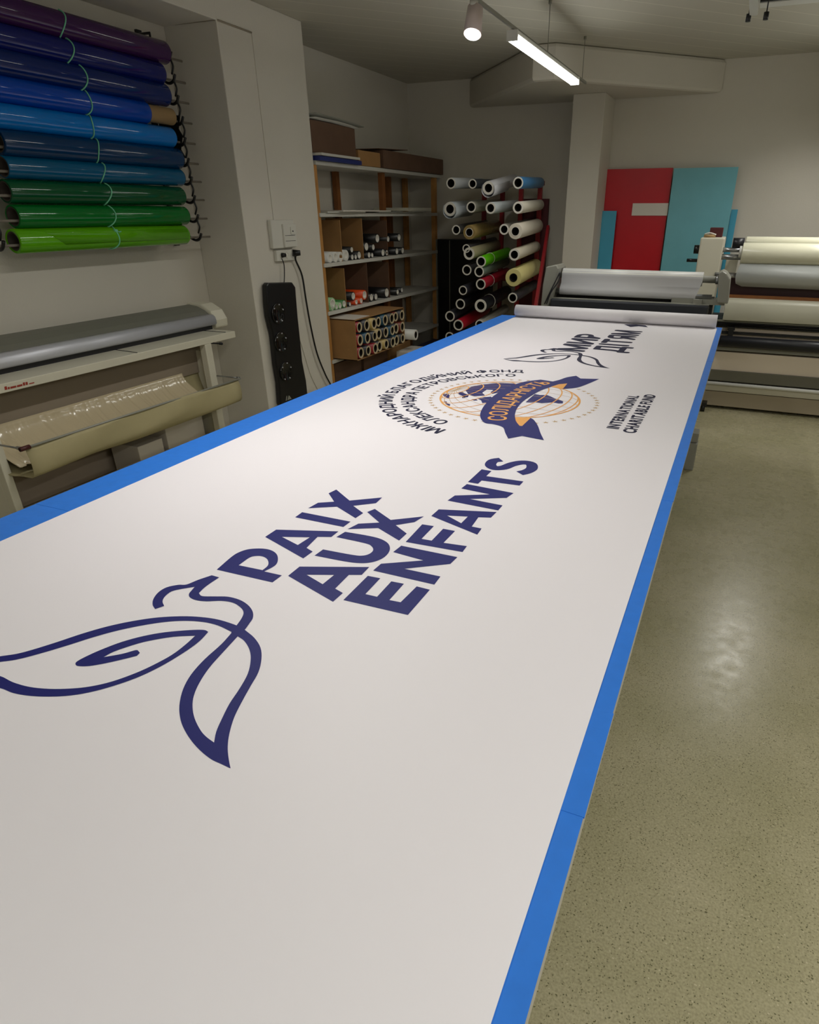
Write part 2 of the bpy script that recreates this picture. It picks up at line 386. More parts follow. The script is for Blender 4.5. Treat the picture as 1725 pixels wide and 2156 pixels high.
wing_low = [(0,775),(80,805),(180,822),(300,827),(430,820),(570,795),(720,752),(860,700),(1000,630),(1130,550),(1210,490),(1262,435),(1235,423),(1150,424),(1000,437),(870,460),(740,495),(620,540),(530,580),(470,612),(458,630),(475,642),(540,642),(640,625),(750,600),(830,580),(848,562),(835,546),(815,547),(740,568),(628,588),(690,555),(800,517),(900,490),(1050,465),(1183,458),(1120,515),(1040,575),(930,635),(820,685),(680,735),(550,765),(430,778),(300,780),(180,768),(80,740),(0,702)]
neck = [(1283,92),(1328,105),(1275,140),(1235,170),(1205,200),(1225,218),(1300,220),(1380,222),(1450,240),(1500,270),(1530,310),(1532,350),(1510,385),(1480,425),(1440,462),(1400,440),(1430,400),(1465,350),(1475,315),(1455,285),(1410,258),(1340,247),(1250,250),(1185,242),(1150,225),(1145,205),(1160,185),(1180,162),(1100,175),(1040,190),(1000,220),(985,250),(995,278),(940,297),(925,270),(930,235),(960,195),(1010,165),(1080,150),(1130,148),(1200,120)]
def dove(mb, dx, dy):
    off = (dx, dy)
    poly(mb, [sm([c2(*p) for p in l]) for l in leaf], 0, off)
    wt = [c2(*p) for p in wing_top]; lw = [c2(*p) for p in wing_low]
    a, bb, c, d = wt[0], wt[-1], lw[0], lw[-1]
    t1 = [tip.lerp(a, .35)+Vector((.004, .0)), tip.lerp(a, .7)+Vector((.002, 0))]
    t2 = [tip.lerp(bb, .7)+Vector((.002, -.002)), tip.lerp(bb, .4)+Vector((.004, -.006))]
    poly(mb, [sm([tip]+t1+wt+t2)], .00005, off)
    t3 = [tip.lerp(c, .35)+Vector((-.01, -.012)), tip.lerp(c, .7)+Vector((-.008, -.02))]
    t4 = [tip.lerp(d, .7)+Vector((-.008, -.012)), tip.lerp(d, .4)+Vector((-.004, -.006))]
    poly(mb, [sm([tip]+t3+lw+t4)], .0001, off)
    poly(mb, [sm([c2(*p) for p in neck])], .00015, off)
b = MB(); dove(b, 0, 0)
b.build('dove_drawing', M_navy, banner)['label'] = 'large navy line drawing of a dove with leaf shaped wings'
b = MB(); dove(b, .012, 3.02)
b.build('dove_drawing', M_black_ink, banner)['label'] = 'far repeat of the dove drawing beside the short Cyrillic words'
# ---- fonts: the built-in face, thickened
_gc = {}
def glyph(ch, off=0.0):
    k = (ch, off)
    if k in _gc: return _gc[k]
    cu = bpy.data.curves.new('g', 'FONT'); cu.body = ch; cu.resolution_u = 3; cu.fill_mode = 'FRONT'
    o = bpy.data.objects.new('g', cu); COL.objects.link(o)
    bpy.context.view_layer.update()
    me = o.to_mesh(); vs = [Vector((v.co.x, v.co.y)) for v in me.vertices]; fs = [tuple(p.vertices) for p in me.polygons]
    o.to_mesh_clear(); bpy.data.objects.remove(o); bpy.data.curves.remove(cu)
    if ch in 'IІ': H_ = .73 if ch == 'І' else .68; vs = [Vector(q) for q in ((.09, 0), (.19, 0), (.19, H_), (.09, H_))]; fs = [(0, 1, 2, 3)]
    if off:                                   # embolden by overlaying shifted copies of the outline
        bv, bf = vs, fs; vs, fs = [], []
        for j in range(9):
            sh = Vector((0, 0)) if j == 0 else Vector((math.cos(j*math.pi/4), math.sin(j*math.pi/4)))*off
            n = len(vs); vs += [v+sh for v in bv]; fs += [tuple(n+i for i in f) for f in bf]
    _gc[k] = (vs, fs); return _gc[k]
def put_glyph(mb, ch, fn, off):
    vs, fs = glyph(ch, off); n = len(mb.v); nb = len(vs)//9 if off else len(vs)
    P_ = [fn(v)+Vector((0, 0, .00004*(i//nb))) for i, v in enumerate(vs)]; nf = max(1, len(fs)//(9 if off else 1))
    for k_, f in enumerate(fs):                # every face its own tiny step, the font's outlines overlap
        q = [P_[i]+Vector((0, 0, .0000035*(k_ % nf))) for i in f]; m_ = len(mb.v); mb.v += q
        up = (q[1]-q[0]).cross(q[2]-q[0]).z; idx = list(range(m_, m_+len(q)))
        mb.q(idx if up >= 0 else idx[::-1])
def line_text(mb, txt, bl, br, tl, off=.02, z=0.0, space=.05):
    # fit the word into the parallelogram: bl->br is the baseline, bl->tl the cap height (world plane points)
    xs = []; x = 0.0
    for ch in txt:
        if ch == ' ': x += .28; xs.append(None); continue
        vs, _ = glyph(ch, off); a = min(v.x for v in vs); w_ = max(v.x for v in vs)-a; xs.append((x-a)); x += w_+space+.03
    W = x-space-.03; H = .73
    U = (br-bl)/W; V = (tl-bl)/H
    for ch, x0 in zip(txt, xs):
        if x0 is None: continue
        put_glyph(mb, ch, lambda v, x0=x0: Vector((*(bl+U*(v.x+x0)+V*v.y), ZI+z)), off)
b = MB()
line_text(b, 'МИР', Vector((-.812, 3.93)), Vector((-.812, 4.57)), Vector((-.972, 3.93)), .042)
line_text(b, 'ДІТЯМ', Vector((-.592, 3.99)), Vector((-.592, 4.83)), Vector((-.765, 3.99)), .042)
b.build('cyrillic_lettering', M_black_ink, banner)['label'] = 'dark Cyrillic capitals reading МИР ДІТЯМ'
b = MB()
line_text(b, 'INTERNATIONAL', Vector((-.342, 2.455)), Vector((-.342, 3.0)), Vector((-.389, 2.455)), .04)
line_text(b, 'CHARITABLE FUND', Vector((-.273, 2.425)), Vector((-.273, 3.045)), Vector((-.322, 2.425)), .04)
b.build('english_lettering', M_black_ink, banner)['label'] = 'two dark lines reading INTERNATIONAL CHARITABLE FUND'
CC = Vector((-.858, 2.725))
def arc_text(mb, txt, cc, r, a0, a1, h, off=.02, z=0.0):
    # u = +Y reading direction, v = -X up; angles measured from u towards v, clockwise reading
    ws = []
    for ch in txt:
        if ch == ' ': ws.append(.30); continue
        vs, _ = glyph(ch, off); ws.append(max(v.x for v in vs)-min(v.x for v in vs)+.10)
    tot = sum(ws); ang = a0
    for ch, w_ in zip(txt, ws):
        da = (a1-a0)*w_/tot; th = math.radians(ang+da/2); ang += da
        if ch == ' ': continue
        vs, _ = glyph(ch, off); mx = (max(v.x for v in vs)+min(v.x for v in vs))/2
        k = abs(math.radians(a1-a0))*r/tot
        du, dv = math.cos(th), math.sin(th)
        def fn(v, mx=mx, th=th, du=du, dv=dv, k=k):
            tx = (v.x-mx)*k; ty = (v.y/.73-.5)*h
            u = (r+ty)*du+tx*math.sin(th); w2 = (r+ty)*dv-tx*math.cos(th)
            return Vector((cc.x-w2, cc.y+u, ZI+z))
        put_glyph(mb, ch, fn, off)
b = MB()
arc_text(b, 'МІЖНАРОДНИЙ БЛАГОДІЙНИЙ ФОНД', CC, .572, 170, 12, .058, .026)
arc_text(b, 'ОЛЕКСАНДРА ПЕТРОВСЬКОГО', CC, .475, 164, 16, .056, .026)
b.build('circular_lettering', M_black_ink, banner)['label'] = 'two arcs of dark Cyrillic capitals around the globe emblem'
# stars
b = MB(); NS = 56
for k in range(NS):
    a = 2*math.pi*k/NS
    c = CC+Vector((-math.sin(a), math.cos(a)))*.373
    if 4 > 3:
        pts = []
        for j in range(10):
            r = .0145 if j % 2 == 0 else .006; t = 2*math.pi*j/10+a+math.pi/2; pts.append(c+Vector((-math.sin(t), math.cos(t)))*r)
        poly(b, [pts], -.0001)
b.build('star_pattern', M_tan, banner)['label'] = 'ring of small tan stars around the globe'
# globe: tilted graticule and continents
GR = .314
tilt = Matrix.Rotation(math.radians(-10), 3, 'Z') @ Matrix.Rotation(math.radians(24), 3, 'X')
def gpt(lat, lon):
    la, lo = math.radians(lat), math.radians(lon); v = tilt @ Vector((math.cos(la)*math.sin(lo), math.sin(la), math.cos(la)*math.cos(lo)))
    return v
GC = CC+Vector((-.020, .010))
def gplane(v): return GC+Vector((-v.y, v.x))*GR
b = MB(); bt = MB()
def gline(mb, f, w_, zz_=0):
    run = []
    for t in range(0, 361, 6):
        v = gpt(*f(t))
        if v.z > -.02: run.append(gplane(v))
        else:
            if len(run) > 1: strokes(mb, run, w_, zz_)
            run = []
    if len(run) > 1: strokes(mb, run, w_, zz_)
for lon in range(0, 180, 18): gline(bt, lambda t, lon=lon: (t if t <= 90 else (180-t if t <= 270 else t-360), lon if t <= 90 or t > 270 else lon+180), .0026, -.0001+lon*2e-6)
for lat in range(-75, 90, 15): gline(b, lambda t, lat=lat: (lat, t), .0060, .00035+lat*1e-6)
strokes(b, [GC+Vector((-math.sin(a*math.pi/36), math.cos(a*math.pi/36)))*GR for a in range(72)], .008, .0005, True)
b.build('globe_parallels', M_gold, banner)['label'] = 'gold parallel lines of the globe emblem'
bt.build('globe_meridians', M_tan, banner)['label'] = 'thin tan meridians of the globe emblem'
b = MB()
for l in [[(905,265),(960,235),(1060,215),(1150,205),(1230,200),(1350,205),(1390,215),(1330,240),(1270,262),(1210,290),(1150,300),(1135,285),(1160,265),(1100,262),(1060,290),(1085,315),(1030,320),(980,322),(935,305)],
          [(840,290),(880,282),(910,300),(940,305),(930,330),(900,335),(880,320),(850,305)],
          [(700,300),(750,300),(768,318),(755,345),(735,335),(705,318)], [(710,365),(740,372),(735,385),(770,395),(765,410),(730,398)],
          [(1020,345),(1080,330),(1140,325),(1155,345),(1120,375),(1060,385),(1050,360)], [(880,325),(905,320),(900,340),(875,338)],
          [(1090,380),(1130,372),(1150,360),(1130,400),(1100,400)], [(960,350),(1000,345),(1020,360),(985,362)]]:
    poly(b, [[c3(*p) for p in l]], -.0002)
for l in [[(318,335),(370,345),(440,345),(480,360),(520,380),(560,390),(605,410),(600,430),(560,432),(500,420),(440,425),(380,428),(330,420),(280,422),(225,420),(255,390),(290,360)]]:
    poly(b, [[c4(*p) for p in l]], -.0002)
b.build('globe_continents', M_navy, banner)['label'] = 'dark navy continents on the globe emblem'
b = MB()
rib = [c3(*p) for p in [(1040,500),(1048,460),(1080,405),(1150,330),(1240,270),(1330,225),(1450,190),(1590,172)]] + \
      [c4(*p) for p in [(500,210),(570,192),(640,168),(735,152),(780,180),(968,185),(850,235),(750,270),(640,283),(600,285),(645,232),(560,240),(480,265),(380,300),(290,350),(200,410),(140,480),(118,540),(118,568),(275,578),(310,600),(350,660),(375,730),(410,802),(300,782),(190,760),(50,787),(20,730),(-5,672)]] + [c3(*p) for p in [(1165,578),(1090,568),(1055,540)]]
poly(b, [sm(rib)], .0006)
b.build('ribbon', M_navy, banner)['label'] = 'navy ribbon across the globe emblem'
b = MB()
poly(b, [[c4(*p) for p in [(118,568),(280,575),(190,660),(165,658),(140,630),(125,605)]]], .0007)
poly(b, [[c4(*p) for p in [(645,230),(598,287),(480,264),(560,238)]]], .0007)
# ribbon lettering along the band
band = smooth_curve([c3(*p) for p in [(1200,568),(1196,520),(1212,465),(1250,405),(1310,350),(1375,300),(1450,255),(1530,222),(1610,200),(1690,190)]], 8)
cum = [0]
for i in range(1, len(band)): cum.append(cum[-1]+(band[i]-band[i-1]).length)
def at_len(s_):
    s_ = max(0, min(cum[-1]-1e-6, s_))
    for i in range(1, len(band)):
        if cum[i] >= s_:
            t = (s_-cum[i-1])/(cum[i]-cum[i-1]); return band[i-1].lerp(band[i], t), (band[min(i+1, len(band)-1)]-band[max(i-2, 0)]).normalized()
word = 'СОЛІДАРНІСТЬ'
ws = [max(v.x for v in glyph(c, .02)[0])-min(v.x for v in glyph(c, .02)[0])+.09 for c in word]
k = cum[-1]*.93/sum(ws); s0 = cum[-1]*.04
for ch, w_ in zip(word, ws):
    p, d = at_len(s0+w_*k/2); s0 += w_*k; vs, _ = glyph(ch, .02); mx = (max(v.x for v in vs)+min(v.x for v in vs))/2
    up = Vector((-d.y, d.x))
    put_glyph(b, ch, lambda v, p=p, d=d, up=up, mx=mx: Vector((*(p+d*((v.x-mx)*k)+up*((v.y/.73-.5)*.075)), ZI+.0007)), .014)
b.build('ribbon_lettering', M_gold, banner)['label'] = 'gold folds and Cyrillic capitals reading СОЛІДАРНІСТЬ on the ribbon'
# print emerging from under the rolled end
b = MB()
poly(b, [[c5(*p) for p in [(930,152),(1020,152),(1090,160),(1108,174),(1040,166),(978,172)]]], 0)
b.build('next_ribbon_tip', M_black_ink, banner); b = MB()
cc2 = Vector((-.86, 5.62))
arc_text(b, 'INTERNATIONAL', cc2, .63, -128, -62, .05, .02)
b.v = [v for v in b.v]
b.build('next_lettering', M_black_ink, banner)['label'] = 'upside down letters of the next emblem at the rolled end'
# ------------------------------------------------------------------ vinyl rolls on the left wall
XR0 = -3.58
rolls = [('purple', (60, 26, 76), 2.534, 3.85, .062, 'topmost'), ('deep navy blue', (12, 24, 100), 2.418, 3.78, .060, 'second from the top'),
         ('navy blue', (2, 32, 98), 2.308, 3.79, .063, 'third from the top'), ('royal blue', (0, 64, 168), 2.196, 3.60, .060, 'with a bare cardboard end'),
         ('sky blue', (0, 112, 196), 2.080, 3.78, .058, 'fifth from the top'), ('dark petrol blue', (0, 50, 92), 1.964, 3.81, .062, 'sixth from the top'),
         ('teal blue', (0, 84, 124), 1.856, 3.80, .052, 'just above the dark green one'), ('dark green', (0, 76, 42), 1.746, 3.775, .056, 'below the teal one'),
         ('mid green', (0, 104, 36), 1.630, 3.78, .057, 'second from the bottom'), ('lime green', (88, 164, 10), 1.514, 3.745, .060, 'lowest')]
sty = [4*.30145*0+p for p in (140, 155, 180, 190, 197, 210, 220, 232, 240, 248)]
for i, (cn, rgb, z, ye, r, pos) in enumerate(rolls):
    y0 = ye-1.225
    t = thing('vinyl_roll', (XR0, (y0+ye)/2, z), 'glossy %s vinyl roll on the left wall rack, %s' % (cn, pos), 'vinyl roll', 'vinyl rolls on the left wall rack')
    ml = mat('vinyl_'+cn.replace(' ', '_'), rgb, .09, spec=.5)
    rc = .047
    yv = ye if i != 3 else ye
    MB().lathe((XR0, y0, z), (XR0, ye, z), [(0, rc), (0, r-.004), (.004, r), (ye-y0-.012, r), (ye-y0-.003, r-.004), (ye-y0, r-.012), (ye-y0, rc)], 40).build('vinyl', ml, t)
    ce = ye+(.21 if i == 3 else -.002)
    MB().lathe((XR0, y0+.002, z), (XR0, ce, z), [(0, .040), (0, rc), (ce-y0-.002, rc), (ce-y0-.002, .040)], 28).build('core', M_core if i == 3 else mat('shaded_core', (62, 54, 48), .85), t)  # all but the bare cardboard core coloured dark for the shade inside
    # string tie around the roll
    px = sty[i]; pc = AX(px, [62, 118, 160, 208, 262, 315, 360, 408, 452, 494][i], XR0+r)
    ys = pc.y; pts = []
    for k in range(26):
        a = math.radians(75-250*k/25)
        pts.append((XR0+(r+.003)*math.cos(a), ys+.010*math.sin(a*2.2+i)+.014*math.sin(a), z+(r+.003)*math.sin(a)))
    b = MB().tube(pts, .0036, 6)
    if i == 9: b.tube([(XR0+r*.75, ys, z+r*.6), (XR0+r*.95, ys+.02, z+r*.5), (XR0+r*.9, ys+.035, z+r*.55)], .003, 6).cyl((XR0+r*.8, ys-.01, z+r*.62), (XR0+r*.8, ys+.012, z+r*.62), .008)
    b.build('string_tie', M_string, t)
    if i == 9:
        b = MB(); n = 14; y2 = y0+.30
        arc = [(XR0+(r+.0012)*math.cos(math.radians(38-62*k/n)), z+(r+.0012)*math.sin(math.radians(38-62*k/n))) for k in range(n+1)]
        b.sheet([[(x, y0+.16+.10*(k/n), zz) for k, (x, zz) in enumerate(arc)], [(x, ye-.02, zz) for x, zz in arc]])
        b.build('loose_flap', ml, t, solid=.001)
rack = thing('roll_rack', (XW, 3.2, 1.4), 'black steel bracket rack on the left wall holding coloured vinyl rolls', 'rack')
for ya, ex in ((3.835, 0), (2.42, 1)):
    b = MB()
    b.box((XW+.002, ya-.02, 1.44), (XW+.02, ya+.02, 2.66))
    for xx in (XW+.09,): b.tube([(XW+.01, ya-.03, 2.63), (XW+.13, ya-.03, 2.63), (XW+.13, ya-.03, 2.55)], .008, 6)
    b.build('upright', M_black, rack)
for i, (cn, rgb, z, ye, r, pos) in enumerate(rolls):
    for ya in (3.85 if i != 3 else 3.86, 2.43):
        b = MB(); s_ = smooth_curve([(XW+.01, ya, z+.045), (XW+.07, ya, z+.02), (XR0-.02, ya, z-.035), (XR0+.03, ya, z-.03), (XR0+.055, ya, z+.005)], 4)
        b.tube(s_, .009, 6)
        if i in (3, 4): b.prism([(XW+.02, ya, z-.11), (XW+.02, ya, z+.04), (XR0+.03, ya, z+.01), (XR0+.0, ya, z-.06), (XR0+.03, ya, z-.11)], (0, .004, 0))
        # wavy drop link to the next hook
        if i < 9: b.tube(smooth_curve([(XR0+.055, ya, z+.005), (XR0+.04, ya, z-.03), (XR0+.05, ya, z-.07), (XR0+.03, ya, z-.11)], 4), .006, 6)
        b.build('hook', M_black, rack)
    MB().cyl((XR0, 2.36, z-.02), (XR0, 3.99, z-.02), .007, n=10).build('rod', mat('dull_rod', (128, 120, 108), .5), rack)
# ------------------------------------------------------------------ trimmer on the left wall
tr = thing('rotary_trimmer', (-3.45, 2.8, 0), 'long grey paper trimmer on its own stand with a catch cloth, beneath the vinyl rolls', 'trimmer')
TYa, TYb = 1.72, 3.93
MB().box((-3.70, TYa, .872), (-3.20, 3.665, .915)).build('worktop', M_cream, tr, .003)
for u_ in ((218, 733, 289, 742.5), (425, 696, 475, 699.5)): MB().tube([AZ(u_[0], u_[1], .9165), AZ(u_[2], u_[3], .9165)], .0023, 5).build('groove', M_black, tr)
prof = [(-3.375, .945), (-3.362, .955), (-3.362, .975), (-3.368, .998), (-3.385, 1.012), (-3.45, 1.012), (-3.45, .945)]
MB().prism([(x, TYa, z) for x, z in prof], (0, 3.68-TYa, 0), True).build('aluminium_rail', M_alu, tr)
MB().box((-3.43, TYa, .915), (-3.40, 3.67, .94)).build('rubber_strip', M_dark, tr)
prof = [(-3.425, 1.005), (-3.47, 1.035), (-3.53, 1.058), (-3.60, 1.068), (-3.63, 1.055), (-3.64, .93), (-3.45, .93)]
MB().prism([(x, TYa, z) for x, z in prof], (0, 3.70-TYa, 0)).build('smoky_cover', M_dkplastic, tr, .006)
MB().prism([(x, 3.70, z) for x, z in [(-3.39, .915), (-3.385, .97), (-3.42, 1.03), (-3.50, 1.072), (-3.62, 1.078), (-3.66, 1.05), (-3.66, .915)]], (0, .125, 0)).build('end_cap', M_cream, tr, .012)
b = MB().box((-3.67, 3.36, 0), (-3.62, 3.48, .872)).box((-3.25, 3.36, 0), (-3.2, 3.42, .872)).box((-3.62, 3.40, .05), (-3.25, 3.43, .82))
b.build('leg', M_cream, tr, .004)
b = MB().box((-3.67, 1.80, 0), (-3.62, 1.92, .872)).box((-3.25, 1.86, 0), (-3.2, 1.90, .872)).box((-3.62, 1.86, .05), (-3.25, 1.89, .82))
b.build('leg', M_cream, tr, .004)
MB().box((-3.36, 1.89, .672), (-3.33, 3.46, .872)).build('front_apron', mat('taupe_apron', (138, 126, 110), .55), tr, .003)
MB().box((-3.67, 1.9, .12), (-3.64, 3.4, .80)).build('rear_panel', mat('pale_taupe', (178, 164, 146), .55), tr)
MB().box((-3.33, 1.9, .14), (-3.30, 3.37, .245)).build('crossbar', M_creamp, tr)
MB().box((-3.60, 1.89, .05), (-3.30, 3.40, .075)).build('lower_shelf', M_creamp, tr)
for z, ya, dx in ((.655, 3.42, .20), (.868, 3.44, .08), (.655, 1.86, .20)):
    MB().cyl((-3.22, ya, z), (-3.22+dx, ya+(0.0), z+.002), .005, n=8).cyl((-3.22+dx-.01, ya, z+.002), (-3.22+dx+.012, ya, z+.002), .009, n=8).build('arm', M_metal if z < .8 else M_dark, tr)
MB().tube([(-3.0, 1.85, .655), (-3.0, 3.42, .655)], .006, 8).build('front_bar', M_greyp, tr)
MB().cyl((-3.0, 1.85, .655), (-3.0, 1.90, .655), .011, n=10).build('bar_tip', mat('dark_red_plastic', (70, 24, 22), .5), tr)
# catch cloth: hangs from the bar, sags and returns up behind
rows = []
for i in range(25):
    y = 1.88+(3.40-1.88)*i/24; row = []
    base = smooth_curve([(-3.0, .655), (-2.995, .60), (-3.0, .54), (-3.03, .50), (-3.12, .49), (-3.22, .50), (-3.30, .54), (-3.34, .62), (-3.35, .69)], 3)
    for k, (x, z) in enumerate(base): row.append((x+.006*math.sin(y*9+k*.4), y, z+.006*math.sin(y*5+k)))
    rows.append(row)
MB().sheet(rows).build('catch_cloth', M_canvas, tr, solid=.002)
rows = []
random.seed(3)
for i in range(150):
    y = 1.9+1.36*i/149; am = random.uniform(-.010, .010); row = []
    for k in range(9): t_ = k/8; row.append((-3.325+.20*t_*t_+am*t_+.006*math.sin(y*60)*t_, y-.02+.02*t_*math.sin(y*14), .70-.17*t_))
    rows.append(row)
MB().sheet(rows).build('film_curtain', M_film, tr, solid=.0008)
lab = MB()
def vtext(mb, txt, o, U, V, h, off=.01):
    x = 0
    for ch in txt:
        if ch == ' ': x += .3; continue
        vs, fs = glyph(ch, off); a = min(v.x for v in vs); n = len(mb.v)
        for v in vs: mb.v.append(o+U*((v.x-a+x)*h)+V*(v.y*h))
        for f in fs: mb.q([n+i for i in f])
        x += max(v.x for v in vs)-a+.08
for k, (y_, w_, h_) in enumerate(((0, .012, .016), (.015, .010, .010), (.028, .030, .009), (.062, .028, .009), (.094, .011, .015), (.108, .011, .014), (.125, .028, .005))):
    lab.add([(-3.1985, 1.995+y_, .885), (-3.1985, 1.995+y_+w_, .885), (-3.1985, 1.997+y_+w_, .885+h_), (-3.1985, 1.997+y_, .885+h_)], [(0, 1, 2, 3)])
MAT['red_print'] = mat('red_print', (150, 50, 36), .6)
lab.build('printed_mark', MAT['red_print'], tr)['label'] = 'small dark red printed mark on the front edge'
for (y, z0, h, wd, nm, lb) in ((2.86, .078, .26, .20, 'white_carton', 'white carton on the lower shelf of the trimmer stand, left one'), (3.17, .078, .38, .34, 'white_carton', 'taller white carton on the lower shelf of the trimmer stand, near its right leg')):
    tag(MB().box((-3.56, y-wd/2, z0), (-3.32, y+wd/2, z0+h)).build(nm, M_label, None, .004), lb, 'carton')
# ------------------------------------------------------------------ sockets, cords, black panel on the pillar
bx = thing('thermostat_box', (XP, 4.47, 1.47), 'cream plastic control box on the left pillar above the socket', 'control box')
MB().box((XP, 4.335, 1.405), (XP+.035, 4.62, 1.60)).build('housing', M_socket, bx, .006)
MB().box((XP+.03, 4.46, 1.41), (XP+.05, 4.62, 1.57)).build('front_cover', M_socket, bx, .004)
b = MB(); b.box((XP+.05, 4.545, 1.50), (XP+.056, 4.60, 1.55)); b.build('switch', M_socket, bx, .001)
MB().cyl((XP+.055, 4.567, 1.52), (XP+.058, 4.567, 1.52), .006, n=10).box((XP+.0495, 4.47, 1.49), (XP+.0505, 4.60, 1.493)).box((XP+.0495, 4.47, 1.452), (XP+.0505, 4.60, 1.455)).build('marking', M_black, bx)
sk = thing('wall_socket', (XP, 4.47, 1.35), 'white double power socket on the left pillar with two black plugs', 'power socket')
MB().box((XP, 4.37, 1.315), (XP+.028, 4.60, 1.392)).build('plate', M_socket, sk, .003)
for y in (4.43, 4.50, 4.565): MB().lathe((XP+.028, y, 1.355), (XP+.034, y, 1.355), [(0, .014), (0, .024), (.004, .024), (.004, .016)], 18).build('outlet', M_socket, sk)
def cord(name, pts, r, m, label, plug=None):
    t = thing(name, pts[0], label, 'cord')
    MB().tube(smooth_curve([Vector(p) for p in pts], 6), r, 8).build('cable', m, t)
    if plug: MB().cyl(plug[0], plug[1], plug[2], plug[2]*.75, n=12).build('plug', M_black, t)
    return t
P = lambda x, y, dx=.03: AX(x, y, XP+dx)
cord('power_cord', [(XP+.06, 4.605, 1.365)]+[P(*p) for p in [(622, 545), (636, 580), (645, 635), (655, 690), (668, 745), (685, 788), (697, 812), (708, 845)]], .0075, M_black,
     'thick black power cord curving down the pillar from the right plug', ((XP+.03, 4.575, 1.365), (XP+.075, 4.61, 1.365), .026))
cord('power_cord', [(XP+.05, 4.44, 1.358)]+[P(*p) for p in [(592, 540), (598, 556), (599, 580), (598, 602)]], .004, M_black,
     'thin black cord dropping from the left plug to the black panel', ((XP+.03, 4.43, 1.357), (XP+.06, 4.435, 1.357), .018))
cord('power_cord', [P(*p) for p in [(612, 606), (621, 630), (625, 670), (627, 698), (622, 712), (620, 722)]], .003, M_socket, 'thin white cord hanging beside the black panel')
cord('power_cord', [P(*p, .004) for p in [(628, 702), (640, 742), (655, 790), (672, 825)]], .003, M_wall, 'pale cord painted like the pillar right of the black panel')
bp = thing('black_socket_panel', (XP, 4.35, .25), 'tall black glossy panel with three round sockets hung on the left pillar', 'socket panel')
out = [(551,600),(555,595),(606,594),(613,604),(618,665),(623,710),(628,760),(636,800),(641,845),(592,862),(582,850),(579,806),(572,765),(569,735),(565,700),(562,690),(556,665),(553,640)]
MB().prism([AX(x, y, XP+.012) for x, y in out], (.045, 0, 0)).build('backing', M_black, bp, .01)
for (x, y) in ((585, 660), (591, 720), (602, 782)):
    c = AX(x, y, XP+.057); b = MB()
    b.lathe((XP+.056, c.y, c.z), (XP+.075, c.y, c.z), [(0, .075), (.010, .078), (.012, .070), (.004, .060), (.002, .02), (0, .0)], 28, False)
    s = b.build('round_socket', mat('gloss_black', (12, 12, 14), .12, spec=.7), bp)
    b = MB()
    for a in (20, 75, 140, 235, 300): b.cyl((XP+.062, c.y+.062*math.cos(math.radians(a)), c.z+.066*math.sin(math.radians(a))), (XP+.070, c.y+.062*math.cos(math.radians(a)), c.z+.066*math.sin(math.radians(a))), .0055, n=8)
    b.build('glint_dot', M_alu, s)  # bright dots set on the rim as painted glints
c = AX(608, 838, XP+.058)
b = MB(); b.prism([c+Vector(q) for q in ((0, -.045, -.012), (0, -.03, -.012), (0, -.018, .022), (0, -.026, .022))], (.002, 0, 0)).prism([c+Vector(q) for q in ((0, -.02, -.012), (0, .035, -.014), (0, .01, .018), (0, .0, .018))], (.002, 0, 0))
b.build('printed_mark', M_greyp, bp)
# ------------------------------------------------------------------ shelving
SX0, SX1, SY0, SY1 = -3.74, -3.33, 5.035, 7.42
sh = thing('wooden_shelving', (-3.53, 6.2, 0), 'tall shelving unit with white boards and pine posts in the left recess', 'shelving')
LV = [.445, .865, 1.258, 1.645, 2.02]
for z in LV + [.09]:
    MB().box((SX0, SY0, z-.03), (SX1+.01, SY1 if z < 2 else SY1+.12, z)).build('shelf_board', M_shelf, sh, .002)
for x, y, m in ((SX1-.02, SY0+.0, M_wood), (SX1-.02, SY1-.02, M_wood), (SX0+.03, 5.05, M_wood), (SX0+.03, 5.95, M_dwood), (-3.40, 6.28, M_dwood), (SX0+.03, 7.0, M_dwood), (SX0+.03, SY1-.02, M_wood)):
    MB().box((x-.03, y-.028, 0), (x+.018, y+.028, 1.99)).build('post', m, sh, .002)
for y, z0, z1, m in ((5.36, 1.258, 1.59, M_card), (5.74, 1.258, 1.60, M_card), (6.22, 1.258, 1.58, M_dcard), (5.37, .865, 1.20, M_card), (5.78, .865, 1.22, M_dcard), (6.22, .865, 1.2, M_dcard)):
    MB().box((SX0+.01, y-.004, z0), (SX1-.01, y+.004, z1)).build('divider', m, sh)
# loose rolls on the shelves: (y, z, radius, body material, x front)
def small_roll(y, z, r, m, label, group, x1=SX1-.01, L=.33, cap=M_liner, name='small_vinyl_roll', hole=False):
    t = thing(name, (x1-L/2, y, z-r), label, 'vinyl roll', group)
    MB().lathe((x1-L, y, z), (x1, y, z), [(0, r*.78), (0, r), (L, r), (L, r*.78)], 20).build('vinyl', m, t)
    MB().lathe((x1-L+.001, y, z), (x1+.001, y, z), [(0, .002), (.05, .002), (.05, r*.66), (L-.0, r*(.70 if hole else .6)), (L, r*(.97 if hole else .82)), (L-.006, r*(.97 if hole else .79)), (0, r*.79)], 20).build('core', cap, t)
    if hole: MB().lathe((x1-L+.001, y, z), (x1, y, z), [(.06, .001), (.06, r*.66), (L-.006, r*.69), (L-.008, r*.66), (.07, r*.64), (.07, .001)], 18).build('bore_shade', M_hole, t)  # dark lining stands in for shade in the hole
M_rb = mat('black_vinyl', (20, 20, 22), .35); M_rw = mat('white_vinyl', (214, 214, 208), .4)
def pt(x, y): return AX(x, y, SX1)
mid = [(707,540,.034,M_rw,'white, leftmost'),(716,538,.036,M_rw,'white, second from the left'),(725,535,.038,M_rw,'white, third from the left'),(734,532,.042,M_rw,'white, fourth from the left')]
G1 = 'short rolls on the middle shelf'
